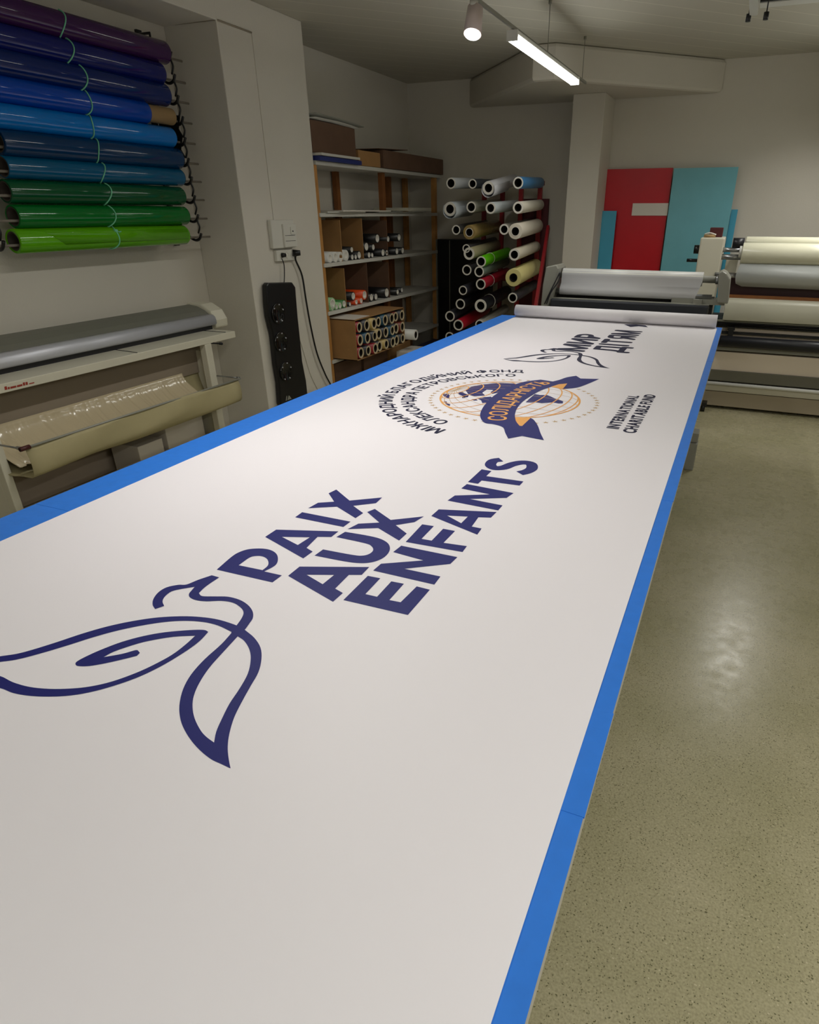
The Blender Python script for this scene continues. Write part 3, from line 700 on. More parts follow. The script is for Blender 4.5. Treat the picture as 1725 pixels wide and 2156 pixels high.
for i, (y, r, n) in enumerate(((5.16, .040, 'leftmost'), (5.25, .042, 'second from the left'), (5.335, .040, 'beside the first divider'), (5.425, .046, 'just right of the first divider'))):
    small_roll(y, 1.258+r, r, M_rw, 'short white vinyl roll on the middle shelf, %s' % n, G1)
bl = [(5.53,.026,0),(5.59,.024,0),(5.53,.026,1),(5.655,.036,0),(5.80,.040,1),(5.84,.028,0),(5.90,.024,0),(5.93,.030,1),(6.02,.042,2),(6.12,.036,0),(6.20,.030,0),(6.24,.030,2),(6.42,.034,0),(6.48,.038,2),(6.55,.034,0)]
nm = ['lowest far left one', 'second in the bottom row', 'one stacked over the far left one', 'fat one before the tallest divider', 'one perched high left of centre', 'small one under the perched one', 'smallest in the middle of the row', 'one tucked above the middle', 'biggest end seen high in the middle', 'wide one right of the middle', 'one touching the dark divider', 'high one by the dark divider', 'lower one of the right hand pair', 'topmost of the right hand cluster', 'last one at the right']
for (y, r, lv), n in zip(bl, nm):
    small_roll(y, 1.258+r+lv*.062, r, M_rb, 'short black vinyl roll on the middle shelf, %s' % n, 'black rolls on the middle shelf', L=.30)
M_gr = mat('green_vinyl', (54, 120, 58), .35); M_lg = mat('pale_green_vinyl', (150, 196, 140), .4); M_or = mat('orange_vinyl', (222, 74, 20), .35)
G2 = 'short rolls on the lower shelf'
for y, z, r, m, n in ((5.14, .06, .05, M_lg, 'pale green roll leaning highest at the left'), (5.13, .022, .022, M_lg, 'pale green thin roll at the left foot'), (5.20, .025, .024, M_lg, 'pale green thin roll beside the first thin one'),
                      (5.26, .03, .028, M_lg, 'pale green middle sized roll before the dark green one'), (5.33, .036, .034, M_gr, 'dark green roll at the first divider'),
                      (5.43, .022, .020, M_rb, 'tiny black roll under the orange ones'), (5.50, .085, .038, M_rb, 'black roll lying above the tiny one'), (5.55, .028, .026, M_or, 'small orange roll low down'),
                      (5.64, .03, .028, M_or, 'small orange roll under the long orange one'), (5.71, .075, .044, M_or, 'long orange roll on top'), (5.84, .040, .038, M_rb, 'black roll just right of the orange ones'),
                      (5.93, .036, .034, M_rb, 'black roll second right of the orange ones'), (6.16, .052, .05, M_rb, 'fattest black roll near the post'), (6.40, .035, .030, M_rb, 'black roll right of the post'), (6.50, .045, .026, M_rb, 'black roll last at the right')):
    small_roll(y, .865+z, r, m, '%s on the second lowest shelf' % n, G2, L=.30)
# brown carton full of rolls
cb = thing('roll_carton', (-3.35, 5.58, .445), 'open brown cardboard carton full of vinyl rolls on the lowest shelf', 'carton')
X0, X1, Ya, Yb, Z0, Z1 = -3.70, -3.10, 5.10, 6.06, .447, .80
b = MB(); t_ = .006
b.box((X0, Ya, Z0), (X1, Ya+t_, Z1)); b.box((X0, Yb-t_, Z0), (X1, Yb, Z1)); b.box((X0, Ya, Z0), (X1, Yb, Z0+t_)); b.box((X0, Ya, Z1-t_), (X1, Yb, Z1)); b.box((X0, Ya, Z0), (X0+t_, Yb, Z1))
b.build('carton_body', M_card, cb)
MB().box((X0+.3, Ya+.02, Z1), (X1-.02, Ya+.3, Z1+.002)).build('paper_sheet', M_label, cb)
M_core2 = mat('tan_core', (188, 172, 138), .7)
cols = [(150,24,34),(36,36,40),(120,50,36),(50,50,54),(24,74,96),(44,44,48),(190,164,96),(54,54,54)]
names = ['red','charcoal','rust','slate grey','petrol blue','dark grey','straw yellow','graphite']
rw = ['top', 'middle', 'bottom']
for rr in range(3):
    for k in range(8):
        y = Ya+.068+k*.1175; z = Z1-.068-rr*.112; c = (k*3+rr*5) % 8
        if k == 0: c = 0
        if rr == 1 and k == 1: c = 4
        if rr == 1 and k == 3: c = 6
        r = .050 if (k+rr) % 3 else .046
        small_roll(y, z, r, mat('carton_roll_%d' % c, cols[c], .4), '%s vinyl roll in the brown carton, %s row, %s' % (names[c], rw[rr], ['at the left side', 'second from the left', 'third from the left', 'just left of centre', 'just right of centre', 'third from the right', 'second from the right', 'at the right side'][k]),
                   'vinyl rolls in the brown carton', x1=X1+.004+.01*((k*7+rr*3) % 3), L=.45, cap=M_core2, name='vinyl_roll', hole=True)
small_roll(6.16, .52, .052, M_rw, 'white roll jutting out to the right of the brown carton', 'vinyl rolls in the brown carton', x1=-3.02, L=.5, cap=M_liner, name='vinyl_roll', hole=True)
# things on the shelving top and sheets
bx = thing('cardboard_box', (-3.5, 5.33, 2.03), 'dark cardboard box with sheets piled on it at the left of the shelving top', 'box')
MB().box((-3.72, 5.04, 2.075), (-3.34, 5.72, 2.30)).build('box_body', M_dcard, bx, .01)
b = MB(); b.sheet([[(-3.74, y, 2.335-.05*max(0, (y-5.3))**1.2), (-3.29, y, 2.335-.05*max(0, (y-5.3))**1.2)] for y in [5.04+.075*k for k in range(11)]]); b.build('sheet', M_greyp, bx, solid=.008)
b = MB(); b.sheet([[(-3.74, y, 2.312-.06*max(0, (y-5.4))**1.2), (-3.30, y, 2.312-.06*max(0, (y-5.4))**1.2)] for y in [5.06+.065*k for k in range(11)]]); b.build('sheet', M_shelf, bx, solid=.006)
tag(MB().box((-3.72, 5.04, 2.055), (-3.26, 5.64, 2.073)).build('white_board', M_shelf), 'white board projecting under the dark cardboard box', 'board')
tag(MB().box((-3.73, 5.04, 2.021), (-3.28, 5.70, 2.052)).build('blue_binder', mat('dark_blue_board', (30, 44, 110), .5)), 'dark blue board on the shelving top under the white board', 'board')
bx = thing('long_carton', (-3.5, 6.9, 2.03), 'long brown flat carton on the right of the shelving top', 'box')
MB().box((-3.70, 6.15, 2.022), (-3.30, 7.54, 2.17)).build('box_body', M_dcard, bx, .006)
MB().prism([(-3.7, 6.1, 2.175), (-3.32, 6.1, 2.172), (-3.32, 6.7, 2.20), (-3.7, 6.7, 2.20)], (0, 0, .006)).build('lid_flap', M_dcard, bx)
tag(MB().box((-3.66, 5.72, 2.022), (-3.32, 6.12, 2.14)).build('carton', M_card, None, .005), 'small tan carton between the dark box and the long carton', 'box')
for (ya, yb, z, sk_, m, n) in ((5.12, 5.75, 1.646, 0, M_shelf, 'white sheet lying at the left of the second shelf from the top'), (5.30, 6.25, 1.656, .04, M_label, 'longer white sheet slanting over the left one'), (6.0, 7.0, 1.646, 0, M_greyp, 'grey sheet at the middle of the second shelf from the top'), (6.62, 7.2, 1.662, 0, M_cream, 'cream board stack on the right of the grey sheet')):
    tag(MB().prism([(-3.70, ya, z), (-3.30+sk_, ya, z), (-3.30, yb, z), (-3.70, yb, z)], (0, 0, .010 if m is not M_cream else .03)).build('flat_sheet', m), n, 'sheet', 'sheets on the second shelf from the top')
for (ya, yb, h, xx, m, n) in ((5.12, 5.6, .30, -3.36, M_dcard, 'brown box on the floor shelf at the left end'), (5.65, 6.15, .29, -3.36, M_dcard, 'brown box on the floor shelf, middle one'), (6.2, 6.7, .27, -3.36, M_card, 'tan box on the floor shelf right of the two brown ones'), (6.3, 6.75, .30, -3.36, M_dcard, '')):
    if n: tag(MB().box((-3.72, ya, .092), (xx, yb, .092+h)).build('cardboard_box', m, None, .004), n, 'box', 'boxes on the floor shelf')
tag(MB().box((-3.72, 6.36, .447), (-3.45, 6.72, .80)).build('cardboard_box', M_dcard, None, .004), 'dark brown upright box beside the roll carton on the lowest shelf', 'box')
tag(MB().box((-3.2, 6.05, 0), (-2.95, 6.4, .36)).build('cardboard_box', M_label, None, .004), 'whitish box on the floor in front of the shelving', 'box')
tag(MB().box((-3.25, 6.5, 0), (-2.85, 7.1, .32)).build('storage_crate', mat('dark_blue_plastic', (24, 28, 60), .5), None, .01), 'dark blue crate on the floor between shelving and red rack', 'crate')
# ------------------------------------------------------------------ red roll rack at the back
YF, YK = 6.35, 7.32
def R5(x, y, Y): return AY(880+x*.2087, 340+y*.2087, Y)
rk = thing('red_roll_rack', (-2.3, 7.3, 0), 'red steel peg rack holding large film rolls before the back wall', 'rack')
for x in (670, 852, 1038, 1226):
    t = R5(x, 470, YK+.03); MB().box((t.x-.022, t.y-.02, 0), (t.x+.022, t.y+.02, R5(x, 200, YK+.03).z)).build('post', M_red, rk, .002)
dirv = ray(1480, 385).normalized(); dirv = dirv/dirv.y
zz = sorted(set([1.9, 1.68, 1.45, 1.2, .95, .7, .45, .2]))
xa, xb = R5(640, 470, YK).x, R5(1250, 470, YK).x
for z in (1.92, .98, .12): MB().box((xa, YK+.05, z-.02), (xb, YK+.07, z+.02)).build('crossbar', M_red, rk)
p1, p2 = R5(1318, 660, YK+.02), R5(1190, 1460, 6.62)
p3 = p1+(p2-p1)*1.9
k_ = (p1.z)/(p1.z-p2.z); p3 = p1+(p2-p1)*k_
MB().bar(p1, p3, .05, .03, (1, 0, 0)).build('brace', M_red, rk, .003)
q = [R5(1055, 378, 7.45), R5(1328, 378, 7.45)]
MB().box((q[0].x, 7.42, 0), (q[1].x, 7.46, q[0].z)).build('side_panel', M_maroon, rk)
films = [  # cx, cy, r px, colour, wall px, back-direction dz tweak, label
 (335,220,60,(190,194,196),.75,'white film roll, far left of the top row'), (553,225,52,(52,56,62),.72,'charcoal roll, second in the top row'),
 (713,268,72,(196,196,200),.62,'white roll with a frayed end, tilted forward in the top row'), (1013,215,64,(60,120,170),.72,'blue roll at the right end of the top row'),
 (325,480,76,(188,196,200),.62,'frosted roll with loose wrap at the left of the second row'), (540,460,60,(160,160,146),.72,'grey wrapped roll, second in the second row'),
 (735,470,62,(196,204,206),.68,'silvery white roll, third in the second row'), (1012,466,64,(214,208,192),.66,'ivory roll at the right of the second row'),
 (388,690,52,(70,68,66),.72,'small grey tube at the left of the third row'), (520,715,76,(146,124,74),.52,'thick tan wrapped roll in the third row'),
 (872,685,58,(120,116,108),.68,'grey ended roll between the posts in the third row'), (985,705,84,(216,208,192),.52,'thick ivory roll at the right of the third row'),
 (490,878,46,(60,58,58),.72,'dark tube at the left, half behind the khaki roll'), (518,930,66,(168,160,126),.62,'khaki roll left of the bright green one'),
 (640,1010,58,(92,190,10),.72,'bright green vinyl roll'), (975,940,64,(206,198,178),.66,'beige roll right of the bright green one'),
 (495,1095,56,(50,46,48),.72,'dark roll left of the grey green one'), (620,1112,58,(110,124,112),.72,'grey green roll below the bright green one'),
 (636,1238,58,(160,22,44),.72,'upper crimson roll'), (965,1172,94,(206,196,132),.42,'thick pale yellow roll'),
 (456,1300,50,(48,48,56),.72,'charcoal roll left of the upper crimson one'), (430,1438,56,(22,22,26),.72,'black roll below the charcoal one'),
 (635,1455,70,(26,27,32),.62,'fat black striped roll'), (958,1375,54,(44,42,48),.72,'dark grey roll under the pale yellow one'),
 (325,1562,56,(54,54,62),.72,'slate roll at the lower left'), (410,1650,58,(170,22,40),.72,'lower crimson roll'),
 (625,1645,52,(150,148,138),.72,'stone grey roll just above the table edge'), (322,1768,50,(50,42,40),.72,'lowest dark roll beside the table edge')]
for i, (cx, cy, rp, rgb, wl, lb) in enumerate(films):
    c = R5(cx, cy, YF); r = (R5(cx, cy-rp, YF)-R5(cx, cy+rp, YF)).length/2*.97
    d = Vector(dirv); L = 1.0
    if i == 2: d = Vector((dirv.x-.02, 1, .10)); c = R5(cx, cy, YF-.05)
    if i in (3, 7, 11, 15): L = .93
    if i == 19: L = .96
    e = c+d*L; dl = (e-c).length
    t = thing('film_roll', c+d*L/2, lb+' on the red rack', 'film roll', 'film rolls on the red rack')
    m = mat('film_%d' % i, rgb, .35, spec=.4)
    if i in (4, 5, 9, 13): m = mat('wrap_%d' % i, rgb, .25, spec=.6, bump=.5, bscale=25)
    rin = r*min(.80, wl*1.09)
    MB().lathe(c, e, [(0, rin), (0, r-.003), (.003, r), (dl-.004, r), (dl, r-.004), (dl, rin)], 32).build('film', m, t)
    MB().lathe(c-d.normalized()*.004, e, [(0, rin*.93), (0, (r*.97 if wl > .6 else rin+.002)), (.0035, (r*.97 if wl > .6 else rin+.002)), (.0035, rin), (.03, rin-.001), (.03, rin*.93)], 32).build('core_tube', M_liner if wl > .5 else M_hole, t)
    MB().lathe(c+d.normalized()*.001, e, [(0, rin*.935), (.02, rin*.93), (dl-.02, rin*.93), (dl-.02, .001), (dl-.03, .001), (dl-.03, rin*.90), (.0, rin*.90)], 24).build('bore_shade', M_hole, t)  # dark lining added as the shade inside the roll
    if i in (2, 4):   # loose outer wrap
        b = MB(); n = 20; rows = []
        for s_ in (-.012, .2, dl*.6):
            rows.append([c+d.normalized()*s_+Vector((math.cos(a), 0, math.sin(a)))*(r+.004+.016*max(0, math.sin(-a))) for a in [math.radians(150+ (230)*k/n) for k in range(n+1)]])
        b.sheet(rows).build('loose_wrap', m, t, solid=.001)
    if i in (14, 18, 22):
        b = MB(); s_ = .30; pts = [c+d*s_+Vector((math.cos(a), 0, math.sin(a)))*(r+.004) for a in [2*math.pi*k/24 for k in range(25)]]
        b.tube(pts, .003, 6).build('string_tie', M_liner, t)
    # peg under the roll, belonging to the rack
    b = MB().cyl(c+d*(.12)+Vector((0, 0, -rin*.45)), c+d*(1.0)+Vector((0, 0, -rin*.45)), .012, n=8)
    if i < 26: b.build('peg', M_black, rk)
# black cabinet door / panels in the corner
q0, q1 = R5(232, 800, YB-.06), R5(470, 800, YB-.06)
cbn = thing('black_cabinet', ((q0.x+q1.x)/2, YB-.3, 0), 'tall black cabinet in the dark back corner left of the red rack', 'cabinet')
ztop = R5(300, 785, YB-.2).z
MB().box((q0.x+.03, YB-.22, 0), (q1.x+.35, YB-.02, ztop)).build('body', M_black, cbn, .004)
sx = R5(322, 1000, YB-.22).x
MB().box((sx-.004, YB-.226, .02), (sx+.004, YB-.219, ztop-.01)).build('seam', M_greyp, cbn)
MB().box((q0.x-.02, YB-.24, 0), (q0.x+.025, YB-.02, ztop)).build('side_edge', M_greyp, cbn)
# ------------------------------------------------------------------ sheets leaning on the back wall
def leaning(name, poly_, Y, th, m, label, cat='sheet'):
    pts = [AY(x, y, Y) for x, y in poly_]
    x0 = sum(p.x for p in (pts[0], pts[3]))/2; x1 = sum(p.x for p in (pts[1], pts[2]))/2; z1 = (pts[0].z+pts[1].z)/2
    return tag(MB().box((x0, Y-th/2, 0.0), (x1, Y+th/2, z1)).build(name, m, None, .001), label, cat)
leaning('red_sheet', [(1270,356),(1419,354),(1388,568),(1250,566)], 7.56, .01, M_boardred, 'large red sheet standing against the back wall')
leaning('light_blue_sheet', [(1421,354),(1551,352),(1522,570),(1390,570)], 7.53, .012, M_cyan, 'large light blue sheet standing beside the red sheet')
leaning('small_blue_sheet', [(1264,444),(1300,444),(1286,563),(1250,563)], 7.50, .01, M_cyan2, 'small narrow blue sheet in front of the red sheet left corner')
leaning('narrow_blue_sheet', [(1540,441),(1554,441),(1535,552),(1522,552)], 7.57, .01, M_cyan2, 'narrow blue sheet peeping out right of the large light blue sheet')
a, c = AY(1333, 428, 7.545), AY(1405, 454, 7.545)
tag(MB().box((a.x, 7.545, c.z), (c.x, 7.5535, a.z)).build('white_card', M_label), 'white rectangular card fixed on the large red sheet', 'card')
# ------------------------------------------------------------------ media roll feeder behind the table end
FY = 5.75
fd = thing('media_feeder', (-.85, FY, 0), 'roll feeder with a wide white media roll directly behind the table end', 'printing machine')
def X_(x, y, Y): return AY(x, y, Y)
a, bq = AY(1187, 574, FY), AY(1481, 586, FY); zr = (a.z+bq.z)/2; rr = .052; zr = AY(1187, 564, FY).z-rr
MB().lathe((a.x, FY, zr), (bq.x, FY, zr), [(0, .03), (0, rr), (bq.x-a.x, rr), (bq.x-a.x, .03)], 36).build('media_roll', M_rw, fd)
zb = AY(1190, 624, FY-.06).z
M_hm = mat('grey_white_media', (190, 190, 192), .45)
gb = (FY-.075, AY(1180, 613, FY-.075).z)
b = MB(); b.sheet([[(x, FY-rr*math.cos(t), zr+rr*math.sin(t)) for x in (a.x, bq.x)] for t in [1.5, 1.1, .7, .3, 0]]+[[(x, FY-rr-.004, zr-.06) for x in (a.x, bq.x-.01)], [(x, gb[0]-.022, gb[1]+.03) for x in (a.x, bq.x-.02)]]+[[(x, gb[0]-.026*math.cos(t), gb[1]+.026*math.sin(t)) for x in (a.x, bq.x-.03)] for t in (.3, 0, -.4, -.9, -1.4)])
b.build('hanging_media', M_hm, fd, solid=.001)
MB().cyl((AY(1162, 570, FY).x, FY, zr), (AY(1512, 582, FY).x, FY, zr), .026, n=16).build('shaft', M_greyp, fd)
MB().cyl((AY(1168, 622, FY).x, gb[0], gb[1]), (AY(1498, 636, FY).x, gb[0], gb[1]), .022, n=16).build('guide_bar', M_metal, fd)
zk = AY(1172, 637, FY-.14).z
MB().box((AY(1170, 640, FY).x, FY-.19, zk-.035), (AY(1494, 650, FY).x, FY-.09, zk+.035)).build('feed_beam', mat('blue_black_enamel', (38, 42, 50), .4), fd, .012)
MB().box((AY(1170, 640, FY).x, FY-.16, zk+.035), (AY(1494, 650, FY).x, FY-.10, zk+.039)).build('beam_cover', M_greyp, fd)
MB().box((AY(1165, 640, FY).x, FY-.02, zk-.16), (AY(1500, 650, FY).x, FY+.1, zk+.075)).build('dark_backing', M_slot, fd)  # dark block added for the shade in the gap below the media
MB().box((AY(1165, 640, FY).x, FY-.20, zk-.07), (AY(1500, 650, FY).x, FY-.18, zk-.055)).build('front_lip', M_metal, fd)
for pl, lbl in (([(1150,562),(1172,558),(1176,566),(1163,628),(1150,655),(1138,655),(1143,600)], 'l'), ([(1514,575),(1522,571),(1530,576),(1538,588),(1533,640),(1510,638)], 'r')):
    Yp = FY-.16
    pts = [AY(x, y, Yp) for x, y in pl]
    MB().prism(pts, (0, .26, 0)).build('side_plate', M_greyp, fd, .008)
    cx = sum(p.x for p in pts)/len(pts); cx += -.17 if lbl == 'r' else .12
    MB().box((cx-.2, FY-.1, min(p.z for p in pts)-.02), (cx+.2, FY+.06, min(p.z for p in pts)+.02)).build('leg_bracket', M_greyp, fd)
    MB().box((cx-.035, FY-.12, 0), (cx+.035, FY+.06, min(p.z for p in pts)+.02)).build('leg', M_greyp, fd, .004)
b = MB()
for k in (0, 1): b.tube(smooth_curve([AY(1180, 572, FY-.18), AY(1170+k*6, 592, FY-.19), AY(1160, 612+k*4, FY-.2), AY(1147+k*4, 640, FY-.19)], 5), .006, 6)
b.build('cable', M_dark, fd)
MB().cyl((AY(1508, 590, FY).x, FY, zr), (AY(1514, 590, FY).x, FY, zr), .034, n=14).build('shaft_clutch', M_metal, fd)
# ------------------------------------------------------------------ wide laminator on the right
LY = 6.40
lm = thing('wide_laminator', (.8, LY+.1, 0), 'large cream laminating machine with stacked rolls at the right behind the table', 'laminating machine')
XE = 1.95; zq = lambda y, Y=LY: AY(1600, y, Y).z
XL = AY(1512, 700, LY).x-.12
def bx_(n, ya, yb, Y0, Y1, m, bev=.004, x0=XL, lab=None):
    o = MB().box((x0, Y0, max(0, zq(yb, Y0))), (XE, Y1, zq(ya, Y0))).build(n, m, lm, bev)
    if lab: o['label'] = lab
    return o
bx_('base_panel', 832, 863, LY+.02, LY+.5, mat('taupe_panel', (168, 156, 134), .5))
bx_('lower_panel', 818, 831, LY+.0, LY+.5, M_cream)
MB().cyl((XL, LY-.02, zq(814)), (XE, LY-.02, zq(814)), .016, n=14).build('white_rod', M_rw, lm)
bx_('lower_beam', 786, 809, LY+.0, LY+.5, mat('olive_grey_beam', (104, 102, 88), .45))
bx_('mid_panel', 746, 786, LY+.02, LY+.5, M_creamp)
bx_('grey_strip', 735, 743, LY-.0, LY+.5, M_greyp)
MB().cyl((XL+.06, LY-.05, zq(723, LY-.05)), (XE, LY-.05, zq(723, LY-.05)), .047, n=28).build('black_roller', M_dark, lm)
bx_('upper_panel', 693, 735, LY+.05, LY+.5, M_creamp)
MB().box((XL, LY-.0, zq(707)), (XE, LY+.03, zq(702))).build('thin_bar', M_slot, lm)
p = AY(1539, 700, LY-.02); MB().box((p.x-.022, LY-.05, p.z-.04), (p.x+.022, LY+.0, p.z+.03)).box((p.x-.03, LY-.04, p.z+.02), (p.x+.03, LY-.01, p.z+.05)).build('clamp', M_black, lm, .003)
bx_('roller_slot', 675, 693, LY+.0, LY+.4, M_slot)
for yy in (679, 687): MB().cyl((XL, LY-.01, zq(yy)), (XE, LY-.01, zq(yy)), .010, n=12).build('slot_roller', M_greyp if yy < 680 else M_black, lm)
x0h = AY(1526, 650, LY-.05).x
pr = [(LY-.06, zq(678, LY-.06)), (LY-.06, zq(642, LY-.06)), (LY-.045, zq(636, LY-.06)), (LY+.01, zq(631, LY-.06)+.004), (LY+.3, zq(630, LY-.06)+.004), (LY+.3, zq(678, LY-.06))]
MB().prism([(x0h, y, z) for y, z in pr], (XE-x0h, 0, 0), True).build('front_housing', mat('grey_cream_enamel', (182, 180, 162), .4), lm, .004)
MB().box((x0h, LY+.0, zq(630, LY)), (XE, LY+.03, zq(623, LY))).build('wood_strip', M_dwood, lm)
MB().box((x0h, LY+.12, zq(630, LY)), (XE, LY+.16, zq(585, LY))).build('dark_shield', mat('dark_maroon', (52, 14, 20), .4), lm)
M_lam = mat('glossy_laminate', (222, 220, 196), .22, spec=.6)
def mroll(n, x, ya, yb, Y, m):
    c0 = AY(x, (ya+yb)/2, Y); r = (zq(ya, Y)-zq(yb, Y))/2
    return MB().lathe((c0.x, Y, (zq(ya, Y)+zq(yb, Y))/2), (XE-.02, Y, (zq(ya, Y)+zq(yb, Y))/2), [(0, .03), (0, r-.006), (.006, r), (XE-.03-c0.x, r), (XE-.02-c0.x, .03)], 36, True).build(n, m, lm)
mroll('laminate_roll', 1570, 498, 524, LY+.20, M_lam)['label'] = 'slim upper laminate roll'
mroll('laminate_roll', 1562, 511, 558, LY+.02, M_lam)['label'] = 'thick cream laminate roll'
# lower film sag
c0 = AY(1556, 575, LY-.02).x; rows = []
za, zb_ = zq(556, LY-.02), zq(606, LY-.02)
for k in range(9):
    t = k/8; rows.append([(c0-(.02*math.sin(t*3))+(0 if j else (.045 if k == 8 else 0)), LY-.03-.05*math.sin(math.pi*t)+.05*t, za+(zb_-za)*t-.01*t*(1 if j else -1)*.3) for j in (0, 1)])
    rows[-1][1] = (XE-.02, rows[-1][1][1], rows[-1][1][2]-.012*t)
MB().sheet(rows).build('film_loop', mat('satin_film', (196, 200, 198), .3, spec=.5), lm, solid=.002)
zt = zq(500, LY)
pxl = [(1478,500),(1527,499),(1512,660),(1460,660)]
a, c = AY(1476, 500, LY+.05), AY(1527, 500, LY+.05)
MB().box((a.x, LY+.05, 0), (c.x, LY+.42, a.z)).build('end_tower', M_cream, lm, .012)
p = AY(1467, 525, LY+.1); MB().cyl((p.x-.02, p.y, p.z), (a.x+.01, p.y, p.z), .035, n=18).build('knob', M_black, lm)
p = AY(1449, 548, LY+.1); MB().cyl((p.x-.01, p.y, p.z), (a.x+.01, p.y, p.z), .014, n=12).build('lever', M_black, lm)
for y, r in ((526, .018), (541, .022)):
    p = AY(1530, y, LY+.08); MB().cyl((c.x-.02, LY+.08, p.z), (AY(1575, y, LY+.08).x, LY+.08, p.z), r, n=16).build('shaft', M_metal, lm)
p = AY(1554, 512, LY+.1); MB().cyl((p.x-.04, p.y, p.z), (p.x+.05, p.y, p.z), .042, n=20).build('clutch', M_dark, lm)
p = AY(1560, 530, LY+.0); MB().cyl((p.x-.012, p.y, p.z), (p.x+.02, p.y, p.z), .045, n=20).build('roll_flange', M_rw, lm)
p = AY(1545, 580, LY+.05); MB().cyl((c.x-.03, LY+.05, p.z), (p.x+.1, LY+.05, p.z), .022, n=14).build('shaft', M_metal, lm)
p = AY(1540, 560, LY+.3); MB().box((p.x-.05, LY+.28, p.z-.08), (p.x+.05, LY+.34, p.z+.06)).build('rear_bracket', M_cream, lm, .004)
p = AY(1484, 835, LY-.15); MB().cyl((p.x-.02, LY-.12, .035), (p.x+.02, LY-.12, .035), .035, n=16).box((p.x-.03, LY-.15, .05), (p.x+.03, LY-.05, .085)).build('caster', M_black, lm)
for x in (XL+.05, XE-.1): MB().box((x-.04, LY+.1, 0), (x+.04, LY+.45, .3)).build('foot', M_greyp, lm)
# items on the tower
top = a.z
tag(MB().box((a.x+.06, LY+.16, top), (c.x-.03, LY+.28, top+.075)).build('maroon_box', M_maroon, None, .004), 'small dark maroon box on the machine tower', 'box')
tp = thing('tape_roll', ((a.x+c.x)/2-.03, LY+.11, top), 'roll of pale tape lying on the machine tower before the maroon box', 'tape roll')
MB().lathe((tp.location.x, LY+.11, top), (tp.location.x, LY+.11, top+.03), [(0, .028), (0, .048), (.022, .048), (.022, .028)], 28).build('tape', M_core, tp)
MB().tube(smooth_curve([(tp.location.x-.04, LY+.08, top+.025), (tp.location.x, LY+.07, top+.035), (tp.location.x+.05, LY+.09, top+.022)], 5), .006, 6).build('loose_end', M_liner, tp)
# ------------------------------------------------------------------ lamps
def tube_lamp(i, x, y0, y1, z):
    t = thing('tube_lamp', (x, (y0+y1)/2, z), ['bright tube lamp on the suspended track above the banner'][0] if i == 0 else 'tube lamp outside the view number', 'lamp', 'tube lamps')
    if i: t['label'] = ['', 'tube lamp over the middle of the banner, above the view', 'tube lamp over the near end of the banner, above the view', 'tube lamp over the aisle by the laminator, right of the view', 'unseen tube lamp added to light the near aisle floor', 'unseen tube lamp added far right to light floor and left wall'][i]
    MB().box((x-.032, y0, z+.018), (x+.032, y1, z+.04)).build('housing', M_rw, t, .003)
    b = MB()
    for dx in (-.022, .022): b.cyl((x+dx, y0+.01, z+.002), (x+dx, y1-.01, z+.002), .014, n=12)
    b.build('tubes', M_glass, t)
    for yy in (y0-.012, y1): MB().box((x-.034, yy, z-.012), (x+.034, yy+.012, z+.04)).build('end_cap', M_rw, t)
    if i in (4, 5):
        for yy in (y0+.2, y1-.2): MB().cyl((x, yy, z+.04), (x, yy, CEIL), .003, n=6).build('hanger_wire', M_greyp, t)
    ld = bpy.data.lights.new('tube_light', 'AREA'); ld.shape = 'RECTANGLE'; ld.size = .07; ld.size_y = y1-y0; ld.energy = TUBE_W*(.62, 1.0, .10, 1.0, 2.5, 2.4)[i]; ld.spread = math.radians(150 if i < 4 else 178); ld.color = (1.0, .98, .93)
    lo = bpy.data.objects.new('tube_light', ld); COL.objects.link(lo); lo.parent = t; lo.location = (0, 0, -.014)
    lo.visible_camera = True
for i, tb in enumerate(TUBES): tube_lamp(i, *tb)
tk = thing('lamp_track', (-1.5, 3.5, 2.6), 'dark suspended track carrying the tube lamp and spotlight over the banner', 'lamp track')
MB().box((-1.507, -1.2, 2.605), (-1.493, 6.42, 2.622)).build('rail', M_greyp, tk)
for y in (5.22, 6.28, 2.0, 0.2): MB().cyl((-1.5, y, 2.625), (-1.5, y, CEIL), .003, n=6).cyl((-1.5, y, CEIL-.02), (-1.5, y, CEIL), .012, n=8).build('hanger_wire', M_greyp, tk)
tk = thing('lamp_track', (.6, 3.0, 2.6), 'suspended track over the aisle, right of the view', 'lamp track')
MB().box((.54, 3.2, 2.54), (.56, 7.1, 2.565)).build('rail', M_greyp, tk)
for y in (3.6, 5.9): MB().cyl((.55, y, 2.565), (.55, y, CEIL), .003, n=6).build('hanger_wire', M_greyp, tk)
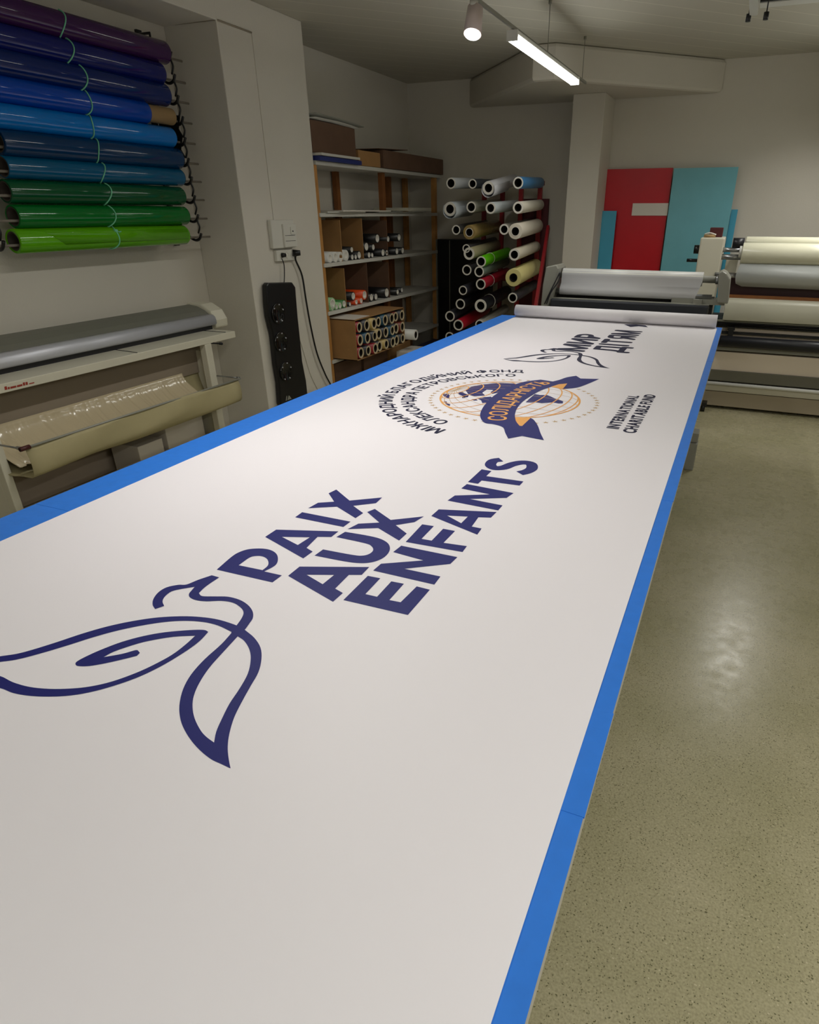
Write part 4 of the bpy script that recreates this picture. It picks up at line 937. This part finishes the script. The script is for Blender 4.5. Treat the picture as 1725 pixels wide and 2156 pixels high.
def spotlight(y, label, e, tx, ty=-.04):
    t = thing('spotlight', (-1.5, y, 2.6), label, 'lamp', 'spotlights on the banner track')
    MB().cyl((-1.5, y-.03, 2.575), (-1.5, y-.03, 2.60), .022, n=16).build('mount', M_rw, t)
    c0 = Vector((-1.5, y-.01, 2.575)); d = Vector((tx, ty, -1)).normalized()
    MB().lathe(c0, c0+d, [(0, .001), (0, .040), (.125, .046), (.125, .040), (.118, .038), (.118, .001)], 28).build('can', mat('pinkish_white', (214, 200, 198), .4), t)
    MB().cyl(c0+d*.119, c0+d*.131, .038, n=24).build('lens', M_spotglow, t)
    ld = bpy.data.lights.new('spot_light', 'SPOT'); ld.energy = e; ld.spot_size = math.radians(95); ld.spot_blend = 1; ld.shadow_soft_size = .04; ld.color = (1, .93, .92)
    lo = bpy.data.objects.new('spot_light', ld); COL.objects.link(lo); lo.parent = t; lo.location = c0+d*.15-Vector(t.location)
    lo.rotation_euler = Vector((tx, max(ty, -.1), -1)).to_track_quat('-Z', 'Y').to_euler()
spotlight(3.86, 'small white cylinder spotlight hanging from the track before the tube lamp', SPOT_W*8, .04, -.42)
spotlight(1.7, 'unseen spotlight added on the banner track to brighten the banner', SPOT_W*6.3, .28)  # out of view, added to lift the light on the banner
# ceiling bracket at top right
cb_ = thing('ceiling_track', (-.2, 6.2, CEIL), 'white ceiling bracket with dark rail and two knobs at the top right', 'ceiling track')
zc_ = 2.78; p = AZ(1596, 30, zc_)
MB().box((p.x-.05, p.y-.5, zc_), (p.x+.0, p.y+.03, CEIL)).build('bracket', M_rw, cb_, .004)
for xx, yy in ((1575, 46), (1612, 42)):
    q = AZ(xx, yy, zc_-.03); MB().cyl(q, q+Vector((0, 0, .04)), .016, n=14).cyl(q+Vector((0, 0, .04)), q+Vector((0, -.03, CEIL-zc_+.03)), .004, n=6).build('knob', M_dark, cb_)
q = AZ(1615, 24, zc_+.05); MB().box((p.x, q.y-.12, zc_+.07), (3.0, q.y, CEIL)).build('channel', M_rw, cb_)
MB().box((p.x, q.y-.14, zc_+.075), (3.0, q.y-.121, zc_+.095)).build('rail', M_dark, cb_)
